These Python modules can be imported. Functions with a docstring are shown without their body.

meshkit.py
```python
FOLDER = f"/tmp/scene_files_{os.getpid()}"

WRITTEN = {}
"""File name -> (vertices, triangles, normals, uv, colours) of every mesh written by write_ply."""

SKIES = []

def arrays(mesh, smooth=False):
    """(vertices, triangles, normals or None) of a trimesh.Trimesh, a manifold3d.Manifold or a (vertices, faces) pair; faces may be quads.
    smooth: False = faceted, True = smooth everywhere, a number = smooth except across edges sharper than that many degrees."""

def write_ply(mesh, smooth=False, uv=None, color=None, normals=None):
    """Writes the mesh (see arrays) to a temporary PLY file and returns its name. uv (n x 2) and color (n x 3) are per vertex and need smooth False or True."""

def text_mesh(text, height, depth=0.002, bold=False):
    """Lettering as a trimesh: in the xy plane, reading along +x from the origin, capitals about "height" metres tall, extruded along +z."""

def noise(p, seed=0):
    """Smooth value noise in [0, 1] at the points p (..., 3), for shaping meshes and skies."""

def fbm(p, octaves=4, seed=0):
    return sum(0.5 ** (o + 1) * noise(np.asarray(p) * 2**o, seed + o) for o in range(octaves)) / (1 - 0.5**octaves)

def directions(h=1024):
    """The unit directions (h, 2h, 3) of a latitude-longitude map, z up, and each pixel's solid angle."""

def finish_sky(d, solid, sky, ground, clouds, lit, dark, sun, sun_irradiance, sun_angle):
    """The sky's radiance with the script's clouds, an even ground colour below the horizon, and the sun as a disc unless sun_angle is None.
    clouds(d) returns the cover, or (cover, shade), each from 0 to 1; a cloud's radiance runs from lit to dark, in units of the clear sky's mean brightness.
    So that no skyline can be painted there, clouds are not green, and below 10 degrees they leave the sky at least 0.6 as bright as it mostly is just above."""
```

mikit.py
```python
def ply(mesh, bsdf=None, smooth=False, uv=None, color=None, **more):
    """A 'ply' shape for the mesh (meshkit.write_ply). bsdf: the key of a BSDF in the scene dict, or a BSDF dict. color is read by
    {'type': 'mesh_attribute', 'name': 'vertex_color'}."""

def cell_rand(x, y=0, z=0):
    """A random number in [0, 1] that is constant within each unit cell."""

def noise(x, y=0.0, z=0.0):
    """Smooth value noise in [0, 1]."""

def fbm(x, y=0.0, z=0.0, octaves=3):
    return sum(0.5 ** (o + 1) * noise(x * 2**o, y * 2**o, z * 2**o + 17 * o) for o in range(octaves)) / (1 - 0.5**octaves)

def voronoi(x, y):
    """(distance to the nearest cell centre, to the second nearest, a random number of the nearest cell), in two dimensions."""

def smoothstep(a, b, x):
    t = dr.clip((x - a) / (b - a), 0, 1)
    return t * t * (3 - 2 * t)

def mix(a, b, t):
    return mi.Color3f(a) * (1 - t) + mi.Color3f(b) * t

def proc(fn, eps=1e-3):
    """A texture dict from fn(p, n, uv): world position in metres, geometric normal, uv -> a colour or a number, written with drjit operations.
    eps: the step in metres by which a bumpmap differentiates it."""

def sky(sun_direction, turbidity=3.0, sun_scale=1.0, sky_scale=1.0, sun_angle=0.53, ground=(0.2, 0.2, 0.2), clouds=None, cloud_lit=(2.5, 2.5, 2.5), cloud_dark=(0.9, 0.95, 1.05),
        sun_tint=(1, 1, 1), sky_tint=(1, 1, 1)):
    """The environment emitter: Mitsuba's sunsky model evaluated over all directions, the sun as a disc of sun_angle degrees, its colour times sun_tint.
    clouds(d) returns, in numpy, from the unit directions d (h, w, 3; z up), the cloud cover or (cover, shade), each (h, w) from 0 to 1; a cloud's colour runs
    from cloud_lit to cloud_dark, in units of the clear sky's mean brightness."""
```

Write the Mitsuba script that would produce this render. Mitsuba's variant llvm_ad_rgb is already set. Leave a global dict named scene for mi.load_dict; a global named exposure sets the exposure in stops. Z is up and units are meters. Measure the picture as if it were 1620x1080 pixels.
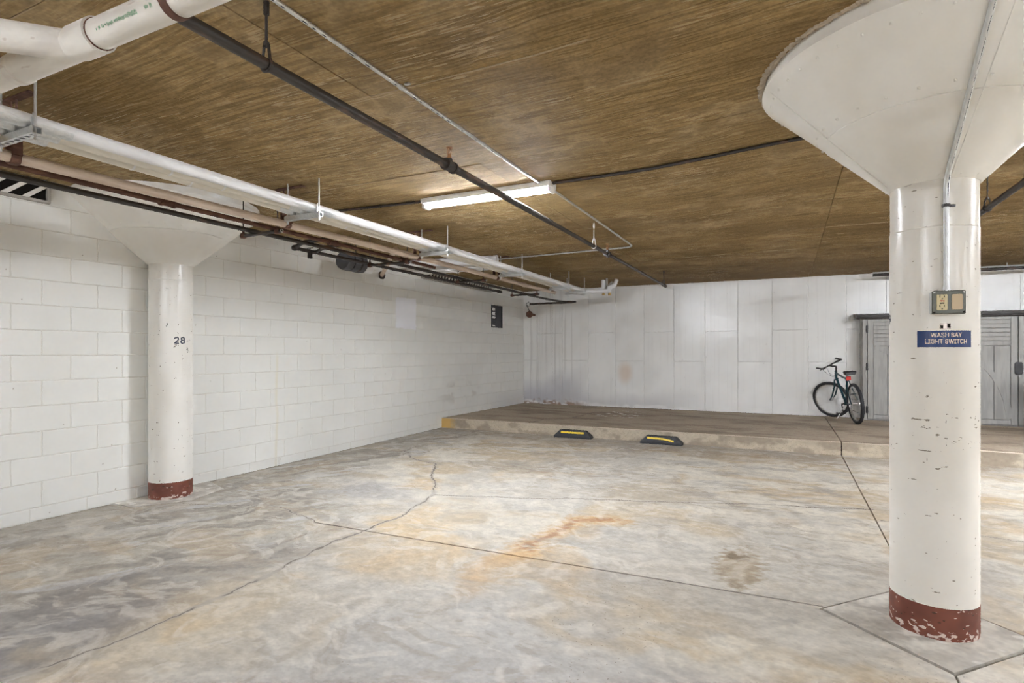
import math, random
import numpy as np, trimesh, drjit as dr, mitsuba as mi
import mikit, meshkit
from mikit import noise, fbm, voronoi, smoothstep, mix, proc, cell_rand
from shapely.geometry import Polygon, LineString, box as sbox
from shapely.ops import unary_union

T = mi.ScalarTransform4f
scene, labels = {}, {}
exposure = 2.78

# ------------------------------------------------------------------ camera and lights
H, YAW, FPX = 1.355, 0.4531, 884.45
XL, YB, XR, YF = -5.392, 11.693, 9.5, -8.0            # left wall, back wall, right wall, wall behind the camera
LAMP_L = 46.0
LAMP_SPOTS = [(-2.325, 4.25), (3.75, 4.25), (-2.325, -1.75), (3.75, -1.75), (-2.325, -6.6), (3.75, -6.6), (8.0, 1.2), (3.2, 7.0), (6.9, 4.25), (6.9, -1.75)]  # lamps from the shed one onward are unseen, added to brighten the walls
scene['camera'] = dict(type='perspective', fov=2 * math.degrees(math.atan(810 / FPX)), fov_axis='x', near_clip=0.05, far_clip=100.0,
                       principal_point_offset_x=0.0, principal_point_offset_y=-16.5 / 1080,
                       to_world=T().look_at([0, 0, H], [-math.sin(YAW), math.cos(YAW), H], [0, 0, 1]))
scene['surround'] = dict(type='constant', radiance={'type': 'rgb', 'value': [0.02, 0.02, 0.02]})

# ------------------------------------------------------------------ materials
C3 = mi.Color3f


def seg_dist(px, py, pts):
    d = mi.Float(1e3)
    for (ax, ay), (bx, by) in zip(pts[:-1], pts[1:]):
        ex, ey = bx - ax, by - ay
        t = dr.clip(((px - ax) * ex + (py - ay) * ey) / (ex * ex + ey * ey), 0, 1)
        d = dr.minimum(d, dr.sqrt(dr.square(px - ax - t * ex) + dr.square(py - ay - t * ey)))
    return d


def blob(x, y, cx, cy, rx, ry, rot=0.0):
    c, s = math.cos(rot), math.sin(rot)
    u, v = ((x - cx) * c + (y - cy) * s) / rx, (-(x - cx) * s + (y - cy) * c) / ry
    return dr.sqrt(u * u + v * v)


CRACK_A = [(-4.66, 6.15), (-4.1, 5.72), (-3.75, 5.62), (-3.46, 5.135), (-3.2, 4.75), (-2.994, 4.43), (-2.93, 4.05), (-2.831, 3.778), (-2.85, 3.3), (-2.89, 2.845), (-2.797, 2.114), (-2.814, 1.506), (-2.915, 1.151), (-2.86, 0.2), (-2.95, -2.0)]
CRACK_B = [(-2.98, 4.42), (-2.5, 4.55), (-1.77, 4.823), (-1.2, 5.0), (-0.51, 5.294), (0.1, 5.45), (0.65, 5.605)]
CRACK_C = [(0.68, 5.3), (1.3, 5.2), (2.0, 5.05), (3.4, 5.2), (5.0, 5.0)]
CRACK_D = [(-3.36, 3.31), (-4.1, 3.5), (-4.8, 3.2)]


def floor_color(p, n, uv):
    x, y = p.x, p.y
    wx, wy = (fbm(x * 2.3, y * 2.3, 1.0) - 0.5), (fbm(x * 2.3, y * 2.3, 9.0) - 0.5)
    big = fbm(x * 0.55 + wx, y * 0.8 + wy, 3.0, 4)
    mid = fbm(x * 2.2 + wx * 1.5, y * 3.1 + wy, 5.0, 4)
    fine = fbm(x * 22, y * 26, 2.0, 3)
    c = mix((0.68, 0.625, 0.53), (0.57, 0.475, 0.345), smoothstep(0.44, 0.66, mid))
    c = mix(c, (0.52, 0.49, 0.44), smoothstep(0.50, 0.72, big) * 0.75)
    c = mix(c, (0.56, 0.40, 0.22), smoothstep(0.60, 0.78, fbm(x * 1.5 + 7, y * 2.2 + wx, 8.0, 4)) * 0.55)
    # the trowelled grey concrete left of the crack
    left = 1 - smoothstep(-3.2, -2.55, x + wx * 0.9 + smoothstep(3.2, 4.6, y) * 1.5)
    ang = x * 0.5 + y * 0.86
    streak = fbm((x * 0.86 - y * 0.5) * 9 + wx * 5, ang * 1.6 + wy * 3, 4.0, 4)
    g = mix((0.46, 0.43, 0.37), (0.30, 0.27, 0.23), smoothstep(0.42, 0.70, streak))
    g = mix(g, (0.55, 0.54, 0.53), smoothstep(0.60, 0.74, fbm((x * 0.86 - y * 0.5) * 7 + 3, ang * 2.2 + wx * 3, 6.0, 3)) * 0.8)
    g = mix(g, (0.52, 0.41, 0.28), smoothstep(0.50, 0.7, mid) * 0.5)
    c = mix(c, g, left * 0.9)
    # dark tyre path and damp along the crack
    dA = seg_dist(x + wx * 0.10, y + wy * 0.10, CRACK_A)
    c = mix(c, (0.27, 0.25, 0.24), (1 - smoothstep(0.05, 0.62, dA + wx * 0.5)) * (1 - smoothstep(-3.2, -2.75, x)) * (1 - smoothstep(2.2, 3.4, y)) * 0.62)
    c = mix(c, (0.215, 0.20, 0.195), (1 - smoothstep(0.35, 1.05, blob(x + wx * 0.7, y, -3.25, 1.45, 0.50, 1.0, 0.12) + (mid - 0.5) * 1.3)) * 0.72)
    c = mix(c, (0.63, 0.46, 0.25), (1 - smoothstep(0.3, 1.1, blob(x, y, -2.62, 3.55, 0.42, 0.62) + (mid - 0.5) * 2.4)) * 0.5)
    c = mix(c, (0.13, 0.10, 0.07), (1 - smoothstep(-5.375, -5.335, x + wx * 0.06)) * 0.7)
    # grey worn middle of the bay near the camera
    grey = 1 - smoothstep(0.5, 1.25, blob(x, y, -1.0, 1.75, 1.05, 1.0) + (mid - 0.5) * 1.2)
    c = mix(c, (0.50, 0.485, 0.46), grey * 0.8)
    # ochre drips along the crack and the joint
    och = 1 - smoothstep(0.4, 1.1, blob(x, y, -2.35, 3.15, 0.75, 0.55) + (mid - 0.5) * 2.2)
    c = mix(c, (0.62, 0.46, 0.27), och * 0.42)
    och2 = 1 - smoothstep(0.4, 1.1, blob(x, y, -2.7, 1.9, 0.5, 0.7) + (mid - 0.5) * 2.6)
    c = mix(c, (0.60, 0.48, 0.31), och2 * 0.36)
    # the rust run
    run = seg_dist(x + wx * 0.22, y + wy * 0.22, [(-1.22, 4.42), (-1.45, 4.28), (-1.50, 3.95), (-1.60, 3.55), (-1.62, 3.15), (-1.62, 2.75)])
    fade = smoothstep(2.45, 3.5, y)
    c = mix(c, (0.62, 0.38, 0.15), (1 - smoothstep(0.02, 0.19, run + (fine - 0.5) * 0.16)) * (0.22 + 0.45 * fade))
    c = mix(c, (0.36, 0.17, 0.09), (1 - smoothstep(0.0, 0.065, seg_dist(x + wx * 0.2, y + wy * 0.2, [(-1.20, 4.45), (-1.46, 4.25), (-1.52, 3.85), (-1.60, 3.5)]) + (fine - 0.5) * 0.07)) * 0.6)
    # stains: oil, tyre rubber, damp near the kerb
    oil = blob(x, y, -0.26, 3.80, 0.15, 0.36) + (fine - 0.5) * 0.9
    c = mix(c, (0.32, 0.23, 0.12), (1 - smoothstep(0.6, 1.15, oil)) * 0.65)
    c = mix(c, (0.20, 0.14, 0.08), (1 - smoothstep(0.25, 0.62, blob(x, y, -0.27, 3.96, 0.13, 0.16) + (fine - 0.5) * 0.8)) * 0.7)
    c = mix(c, (0.36, 0.28, 0.19), (1 - smoothstep(0.5, 1.1, blob(x, y, -2.9, 5.85, 0.55, 0.35) + (mid - 0.5) * 1.8)) * 0.5)
    c = mix(c, (0.40, 0.31, 0.19), (1 - smoothstep(0.5, 1.1, blob(x, y, -1.15, 5.35, 0.62, 0.35, 0.3) + (mid - 0.5) * 1.8)) * 0.45)
    c = mix(c, (0.36, 0.35, 0.35), (1 - smoothstep(0.4, 1.1, blob(x, y, -3.75, 4.3, 0.45, 0.30) + (mid - 0.5) * 1.8)) * 0.55)
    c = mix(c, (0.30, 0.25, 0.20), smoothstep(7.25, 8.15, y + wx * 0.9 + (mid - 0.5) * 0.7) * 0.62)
    c = mix(c, (0.36, 0.32, 0.27), (1 - smoothstep(-5.15, -4.6, x + wx * 0.6)) * 0.4)
    rub = smoothstep(0.56, 0.70, fbm(x * 3 + 3, y * 9, 7.0, 3)) * (1 - smoothstep(0.6, 1.1, blob(x, y, -0.15, 5.9, 0.9, 1.5)))
    c = mix(c, (0.36, 0.33, 0.30), rub * 0.6)
    c = mix(c, (0.40, 0.38, 0.35), smoothstep(0.55, 0.70, fbm(x * 2.4 + 11, y * 7 + 2, 7.0, 4)) * 0.35)
    # grain, pits and pale flecks
    c = c * (0.86 + 0.28 * fine) * C3(0.73, 0.735, 0.735)
    c1, _, c3 = voronoi(x * 26 + wx * 8, y * 26 + wy * 8)
    c = mix(c, (0.15, 0.13, 0.11), (1 - smoothstep(0.05, 0.16 * c3, c1)) * dr.select(c3 > 0.62, 0.7, 0.0) * smoothstep(0.50, 0.62, fbm(x * 1.3 + 4, y * 1.3, 6.0, 3)) * (1 - smoothstep(2.6, 4.0, y)))
    sm = fbm(x * 11 + wx * 6, y * 17 + wy * 6, 3.0, 4)
    c = mix(c, (0.27, 0.235, 0.19), smoothstep(0.52, 0.74, sm) * smoothstep(0.42, 0.66, fbm(x * 1.3 + 9, y * 1.7, 4.0, 3)) * 0.50)
    c = mix(c, (0.56, 0.525, 0.465), smoothstep(0.50, 0.76, fbm(x * 8 + 20, y * 13 + wx * 8, 3.0, 4)) * 0.38)
    c = c * (0.90 + 0.2 * fbm(x * 60, y * 80, 5.0, 2))
    # cracks
    wob = (noise(x * 30, y * 30, 2.0) - 0.5) * 0.02
    for pts, w in ((CRACK_A, 0.006), (CRACK_B, 0.006), (CRACK_C, 0.003), (CRACK_D, 0.004)):
        d = seg_dist(x + wx * 0.12 + wob, y + wy * 0.12 + wob, pts)
        c = mix(c, (0.30, 0.275, 0.245), (1 - smoothstep(w * 1.5, w * 5, d)) * 0.6)
        c = mix(c, (0.13, 0.11, 0.09), (1 - smoothstep(w * 0.4, w * 1.6, d)) * 0.8 * smoothstep(0.15, 0.4, noise(x * 5, y * 5, 4.0)))
    return c


def platform_color(p, n, uv):
    x, y, z = p.x, p.y, p.z
    up = smoothstep(0.5, 0.8, n.z)
    mid = fbm(x * 1.6, y * 4.0, z * 3, 4)
    fine = fbm(x * 30, y * 30, z * 30, 3)
    c = mix((0.31, 0.255, 0.195), (0.205, 0.165, 0.12), smoothstep(0.40, 0.68, mid))
    f = mix((0.46, 0.40, 0.31), (0.31, 0.26, 0.20), smoothstep(0.42, 0.62, fbm(x * 4, z * 6, 3.0, 4)))
    agg = voronoi(x * 55, z * 55)
    f = mix(f, (0.30, 0.24, 0.19), (1 - smoothstep(0.12, 0.26, agg[0])) * dr.select(agg[2] > 0.6, 0.7, 0.0))
    c = mix(f, c, up) * (0.85 + 0.3 * fine)
    edge = (1 - smoothstep(8.275, 8.30, y)) * smoothstep(0.192, 0.200, z)
    c = mix(c, (0.60, 0.52, 0.42), edge * 0.6)
    och = (1 - smoothstep(-5.24, -5.20, x)) + (1 - smoothstep(-5.185, -5.08, x + (fine - 0.5) * 0.1)) * 0.55
    c = mix(c, (0.55, 0.36, 0.11), dr.minimum(och, 1.0) * (1 - up) * 0.9)
    cr = seg_dist(x + (noise(x * 7, y * 7) - 0.5) * 0.08, y, [(-3.3, 10.3), (-3.35, 9.3), (-3.7, 8.9), (-3.75, 8.3)])
    c = mix(c, (0.14, 0.11, 0.09), (1 - smoothstep(0.006, 0.03, cr)) * up * 0.7)
    cl = smoothstep(0.70, 0.78, noise(x * 9, y * 14, 3.0)) * (1 - smoothstep(0.6, 1.0, blob(x, y, -2.75, 10.3, 0.5, 0.9)))
    return mix(c, (0.55, 0.50, 0.45), cl * up)


def ceiling_color(p, n, uv):
    x, y = p.x, p.y
    sx, sy = dr.floor((x - 0.42) / 2.44), dr.floor((y - 1.18) / 1.22)
    r1 = cell_rand(sx, sy, 5)
    w = fbm(x * 0.8 + r1 * 31, y * 1.3, r1 * 17, 3)
    g1 = fbm(x * 4.5 + r1 * 50, y * 70 + w * 12, r1 * 9, 4)
    g2 = fbm(x * 9.0 + r1 * 20, y * 150 + w * 26, 3.0, 3)
    big = fbm(x * 1.3 + 3, y * 1.9, 7.0, 4)
    mot = fbm(x * 5.0, y * 7.0, 4.0, 4)
    c = mix((0.255, 0.176, 0.078), (0.165, 0.108, 0.044), smoothstep(0.30, 0.70, g1))
    c = mix(c, (0.34, 0.255, 0.140), smoothstep(0.50, 0.76, g2) * 0.55)
    c = mix(c, (0.35, 0.265, 0.150), smoothstep(0.50, 0.74, big) * smoothstep(0.38, 0.62, mot) * 0.65)
    c = mix(c, (0.125, 0.078, 0.032), smoothstep(0.50, 0.72, fbm(x * 0.9 + 5, y * 1.7, 12.0, 4)) * 0.5)
    c = mix(c, (0.11, 0.07, 0.03), smoothstep(0.58, 0.74, mot) * 0.35)
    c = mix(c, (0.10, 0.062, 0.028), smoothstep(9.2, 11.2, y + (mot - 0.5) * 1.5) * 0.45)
    c = c * (0.92 + 0.16 * r1) * (0.87 + 0.46 * fbm(x * 75, y * 75, 1.0, 2))
    fleck = smoothstep(0.78, 0.83, noise(x * 9 + w * 6, y * 110, 6.0)) * smoothstep(0.45, 0.65, noise(x * 1.7, y * 1.7, 8.0))
    c = mix(c, (0.46, 0.37, 0.25), fleck * 0.6)
    fy = y - 1.18 - sy * 1.22
    fin = (1 - smoothstep(0.002, 0.010, dr.minimum(fy, 1.22 - fy))) * smoothstep(0.42, 0.60, noise(x * 3.1, sy * 7.0, 2.0))
    c = mix(c, (0.46, 0.37, 0.25), fin * 0.7)
    sc = smoothstep(0.62, 0.72, fbm(x * 6 + y * 5, y * 13 - x * 3, 6.0, 3)) * smoothstep(0.45, 0.55, g2) * smoothstep(0.55, 0.75, noise(x * 2.3, y * 2.3, 5.0))
    return mix(c, (0.44, 0.34, 0.21), sc * 0.6)


def ceiling_bump(p, n, uv):
    w = fbm(p.x * 0.9, p.y * 1.6, 1.0, 3)
    return fbm(p.x * 4.5, p.y * 70 + w * 12, 1.0, 3)


def block_color(p, n, uv):
    f = fbm(p.y * 1.1, p.z * 1.3, 2.0, 3)
    c = mix((0.735, 0.735, 0.705), (0.69, 0.69, 0.66), smoothstep(0.3, 0.7, f))
    y, z = p.y, p.z
    st = (1 - smoothstep(0.004, 0.03, dr.abs(y - 4.72 + (noise(z * 5, 1.0) - 0.5) * 0.03))) * (1 - smoothstep(1.25, 1.4, z))
    c = mix(c, (0.66, 0.62, 0.50), st * 0.55)
    sc = smoothstep(0.52, 0.66, fbm(y * 5, z * 9, 4.0, 4)) * (1 - smoothstep(0.5, 1.0, blob(y, z, 8.9, 0.62, 0.9, 0.28)))
    c = mix(c, (0.52, 0.50, 0.46), sc * 0.6)
    damp = smoothstep(9.6, 11.4, y) * (1 - smoothstep(0.28, 0.55, z + (f - 0.5) * 0.3))
    c = mix(c, (0.58, 0.57, 0.57), damp * 0.6)
    rough = smoothstep(0.55, 0.8, fbm(y * 9, z * 9, 3.0, 3))
    c = mix(c, (0.72, 0.70, 0.65), rough * 0.3)
    c1, _, c3 = voronoi(y * 3.1, z * 3.1)
    return mix(c, (0.3, 0.27, 0.22), (1 - smoothstep(0.012, 0.02, c1)) * dr.select(c3 > 0.7, 0.8, 0.0))


def pit_bump(p, n, uv):
    return fbm(p.x * 90, p.y * 90, p.z * 90, 3) + 0.6 * fbm(p.x * 30, p.y * 30, p.z * 30, 2)


def panel_color(p, n, uv):
    x, z = p.x, p.z
    f = fbm(x * 1.4, z * 1.1, 2.0, 4)
    c = mix((0.86, 0.865, 0.85), (0.79, 0.79, 0.77), smoothstep(0.35, 0.7, f))
    lines = fbm(x * 38, z * 0.7, 4.0, 3)
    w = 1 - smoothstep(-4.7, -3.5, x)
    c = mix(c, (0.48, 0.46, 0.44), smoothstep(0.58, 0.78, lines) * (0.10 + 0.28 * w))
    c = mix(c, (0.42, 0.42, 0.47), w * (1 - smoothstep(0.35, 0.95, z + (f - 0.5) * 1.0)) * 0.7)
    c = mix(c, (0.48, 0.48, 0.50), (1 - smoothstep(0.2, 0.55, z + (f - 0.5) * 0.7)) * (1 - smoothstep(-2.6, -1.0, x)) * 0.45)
    c = mix(c, (0.66, 0.50, 0.36), (1 - smoothstep(0.3, 1.0, blob(x, z, -3.02, 0.92, 0.24, 0.34) + (f - 0.5) * 0.9)) * 0.5)
    bot = 1 - smoothstep(0.20, 0.27, z + (noise(x * 9, z * 9, 1.0) - 0.5) * 0.10)
    c = mix(c, (0.86, 0.86, 0.85), bot * 0.8)
    rot = (1 - smoothstep(0.20, 0.30, z + (noise(x * 16, z * 16, 1.0) - 0.5) * 0.10)) * (1 - smoothstep(-4.2, -3.75, x))
    c = mix(c, (0.30, 0.20, 0.15), rot * smoothstep(0.40, 0.55, noise(x * 14, z * 22, 3.0)) * 0.9)
    c1, _, c3 = voronoi(x * 7, z * 7)
    return mix(c, (0.36, 0.34, 0.31), (1 - smoothstep(0.02, 0.045, c1)) * dr.select(c3 > 0.85, 0.8, 0.0))


def column_color(p, n, uv):
    u = (p.x - p.y) * 0.7
    f = fbm(p.x * 5, p.y * 5, p.z * 2, 3)
    c = mix((0.70, 0.685, 0.645), (0.66, 0.64, 0.59), smoothstep(0.35, 0.7, f))
    patch = smoothstep(0.56, 0.70, fbm(p.x * 3 + 2, p.y * 3, p.z * 2.1, 3))
    chip = smoothstep(0.75, 0.785, fbm(p.x * 30 + p.y * 20, p.y * 34, p.z * 62, 3) + patch * 0.07 - 0.03)
    dot = smoothstep(0.93, 0.97, noise(p.x * 100, p.y * 100, p.z * 100)) * smoothstep(0.55, 0.70, noise(p.x * 9, p.y * 9, p.z * 9))
    low = 1 - smoothstep(2.1, 2.2, p.z)
    c = mix(c, (0.17, 0.145, 0.11), dr.maximum(chip, dot * 0.8) * low * 0.9)
    return c


def column_bump(p, n, uv):
    return fbm(p.x * 60, p.y * 60, p.z * 60, 3) * 0.6 + fbm(p.x * 12, p.y * 12, p.z * 12, 2)


def band_color(p, n, uv):
    f = fbm(p.x * 9, p.y * 9, p.z * 9, 3)
    c = mix((0.165, 0.052, 0.034), (0.12, 0.038, 0.026), smoothstep(0.3, 0.7, f))
    chip = smoothstep(0.60, 0.66, fbm(p.x * 42, p.y * 42, p.z * 60, 3) + (1 - smoothstep(0.012, 0.085, p.z)) * 0.20 - 0.115)
    c = mix(c, (0.62, 0.52, 0.47), chip * 0.85)
    return mix(c, (0.04, 0.025, 0.02), smoothstep(0.80, 0.86, noise(p.x * 52, p.y * 52, p.z * 70)) * smoothstep(0.4, 0.6, noise(p.x * 8, p.y * 8, p.z * 8)) * 0.7)


def drain_color(p, n, uv):
    f = fbm(p.x * 4, p.y * 14, p.z * 14, 4)
    c = mix((0.64, 0.615, 0.57), (0.52, 0.49, 0.45), smoothstep(0.4, 0.75, f))
    return mix(c, (0.42, 0.36, 0.31), smoothstep(0.70, 0.78, fbm(p.x * 12 + p.z * 20, p.y * 40, p.z * 40, 3)) * 0.6)


def tan_color(p, n, uv):
    f = fbm(p.x * 20, p.y * 3, p.z * 20, 4)
    return mix((0.60, 0.50, 0.415), (0.49, 0.39, 0.31), smoothstep(0.35, 0.7, f))


def insul_color(p, n, uv):
    f = fbm(p.x * 12, p.y * 3, p.z * 12, 3)
    return mix((0.76, 0.765, 0.775), (0.70, 0.70, 0.705), smoothstep(0.4, 0.7, f))


def iron_color(p, n, uv):
    f = fbm(p.x * 15, p.y * 5, p.z * 15, 4)
    return mix((0.028, 0.024, 0.022), (0.10, 0.055, 0.035), smoothstep(0.55, 0.8, f))


def rust_color(p, n, uv):
    f = fbm(p.x * 30, p.y * 12, p.z * 30, 4)
    return mix((0.085, 0.042, 0.030), (0.15, 0.075, 0.05), smoothstep(0.4, 0.7, f))


def galv_color(p, n, uv):
    a = voronoi(p.x * 90 + p.z * 60, p.y * 90 + p.z * 40)
    return mix((0.60, 0.62, 0.63), (0.70, 0.72, 0.73), a[2])


def shed_color(p, n, uv):
    f = fbm(p.x * 26, p.y * 26, p.z * 3, 3)
    return mix((0.375, 0.37, 0.35), (0.325, 0.32, 0.305), smoothstep(0.4, 0.65, f))


def mat(name, color, roughness=0.5, specular=0.5, metallic=0.0, bump=None, height=0.001, eps=1e-3, **kw):
    base = proc(color) if callable(color) else {'type': 'rgb', 'value': list(color)}
    d = dict(type='principled', base_color=base, roughness=roughness, specular=specular, **kw)
    if metallic:
        d['metallic'] = metallic
    if bump is not None:
        d = dict(type='bumpmap', tex=proc(bump, eps), scale=height, bsdf=d)
    scene[name] = dict(type='twosided', bsdf=d)


mat('m_floor', floor_color, 0.55, 0.4)
mat('m_platform', platform_color, 0.7, 0.3)
mat('m_dark_gap', (0.05, 0.042, 0.034), 0.9, 0.1)
mat('m_ceiling', ceiling_color, 0.75, 0.2, bump=ceiling_bump, height=0.003, eps=0.003)
mat('m_mortar', (0.42, 0.36, 0.28), 0.9, 0.1)
mat('m_block', block_color, 0.42, 0.5, bump=pit_bump, height=0.0028, eps=0.002)
mat('m_joint', (0.63, 0.615, 0.57), 0.6, 0.3)
mat('m_panel', panel_color, 0.24, 0.55, bump=pit_bump, height=0.0004, eps=0.003)
mat('m_white_wall', (0.66, 0.65, 0.62), 0.6, 0.3)
mat('m_column', column_color, 0.24, 0.55, bump=column_bump, height=0.0011, eps=0.002)
mat('m_band', band_color, 0.45, 0.4)
mat('m_drain', drain_color, 0.35, 0.5)
mat('m_tan', tan_color, 0.45, 0.4)
mat('m_insul', insul_color, 0.5, 0.4)
mat('m_insul_shaded', lambda p, n, uv: mix((0.71, 0.68, 0.61), (0.65, 0.62, 0.55), smoothstep(0.4, 0.7, fbm(p.x * 12, p.y * 3, p.z * 12, 3))), 0.5, 0.4)  # cream tint puts the shade on the inner pipes into their colour
mat('m_iron', iron_color, 0.4, 0.5)
mat('m_rust', rust_color, 0.7, 0.3)
mat('m_galv', galv_color, 0.34, 0.5, metallic=0.85)
mat('m_steel', (0.72, 0.72, 0.72), 0.25, 0.5, metallic=0.9)
mat('m_white_metal', (0.80, 0.80, 0.80), 0.35, 0.5)
mat('m_black_plastic', (0.018, 0.018, 0.02), 0.4, 0.5)
mat('m_rubber', (0.030, 0.032, 0.036), 0.6, 0.4)
mat('m_yellow', (0.72, 0.50, 0.03), 0.45, 0.5)
mat('m_tape_edge', (0.85, 0.70, 0.16), 0.5, 0.4)
mat('m_sign_blue', (0.007, 0.028, 0.12), 0.22, 0.5)
mat('m_letter', (0.72, 0.60, 0.50), 0.5, 0.4)
mat('m_ink', (0.03, 0.035, 0.06), 0.5, 0.3)
mat('m_green_ink', (0.06, 0.22, 0.10), 0.6, 0.3)
mat('m_grey_box', (0.095, 0.10, 0.085), 0.4, 0.5, metallic=0.4)
mat('m_ivory', (0.56, 0.48, 0.28), 0.4, 0.5)
mat('m_beige', (0.53, 0.42, 0.28), 0.5, 0.4)
mat('m_red', (0.42, 0.06, 0.03), 0.4, 0.5)
mat('m_foil', (0.35, 0.30, 0.27), 0.25, 0.5, metallic=0.7)
mat('m_vent', (0.34, 0.32, 0.29), 0.5, 0.4)
mat('m_slat', (0.72, 0.70, 0.66), 0.5, 0.4)
mat('m_void', (0.012, 0.011, 0.010), 0.9, 0.1)
mat('m_patch', (0.80, 0.81, 0.85), 0.4, 0.5)
mat('m_box_metal', (0.022, 0.024, 0.032), 0.35, 0.5)
mat('m_shed', shed_color, 0.5, 0.4)
mat('m_shed_roof', (0.040, 0.036, 0.034), 0.45, 0.4)
mat('m_navy', (0.010, 0.020, 0.040), 0.7, 0.3)
mat('m_teal_frame', (0.010, 0.045, 0.060), 0.25, 0.6)
mat('m_brass', (0.55, 0.38, 0.14), 0.3, 0.5, metallic=0.8)
mat('m_copper', (0.42, 0.22, 0.10), 0.35, 0.5, metallic=0.8)
mat('m_dark_insul', (0.075, 0.078, 0.085), 0.6, 0.4)
mat('m_reflector', (0.62, 0.02, 0.015), 0.2, 0.6)

# ------------------------------------------------------------------ helpers


def numbered(key):
    if key not in labels and key not in scene:
        return key
    k = 1
    while f'{key}_{k:03d}' in labels or f'{key}_{k:03d}' in scene:
        k += 1
    return f'{key}_{k:03d}'


def thing(name, label, cat, group=None):
    key = numbered(name)
    labels[key] = {'label': label, 'category': cat}
    if group:
        labels[key]['group'] = group
    return key


def obj(name, mesh, m, parent=None, smooth=35, label=None, kind=None):
    key = numbered(parent + '__' + name if parent else name)
    scene[key] = mesh if isinstance(mesh, dict) else mikit.ply(mesh, m, smooth=smooth)
    if label or kind:
        labels[key] = {}
        if label:
            labels[key]['label'] = label
        if kind:
            labels[key]['kind'] = kind
    return key


def tag(key, label, cat, group=None):
    labels[key] = {'label': label, 'category': cat}
    if group:
        labels[key]['group'] = group
    return key


def struct(name, mesh, m, label, smooth=35):
    scene[name] = mikit.ply(mesh, m, smooth=smooth)
    labels[name] = {'label': label, 'kind': 'structure'}
    return name


def cat(*ms):
    out = []
    for m in ms:
        out += list(m) if isinstance(m, (list, tuple)) else [m]
    return trimesh.util.concatenate(out)


def bx(x0, x1, y0, y1, z0, z1):
    m = trimesh.creation.box((x1 - x0, y1 - y0, z1 - z0))
    m.apply_translation(((x0 + x1) / 2, (y0 + y1) / 2, (z0 + z1) / 2))
    return m


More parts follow.
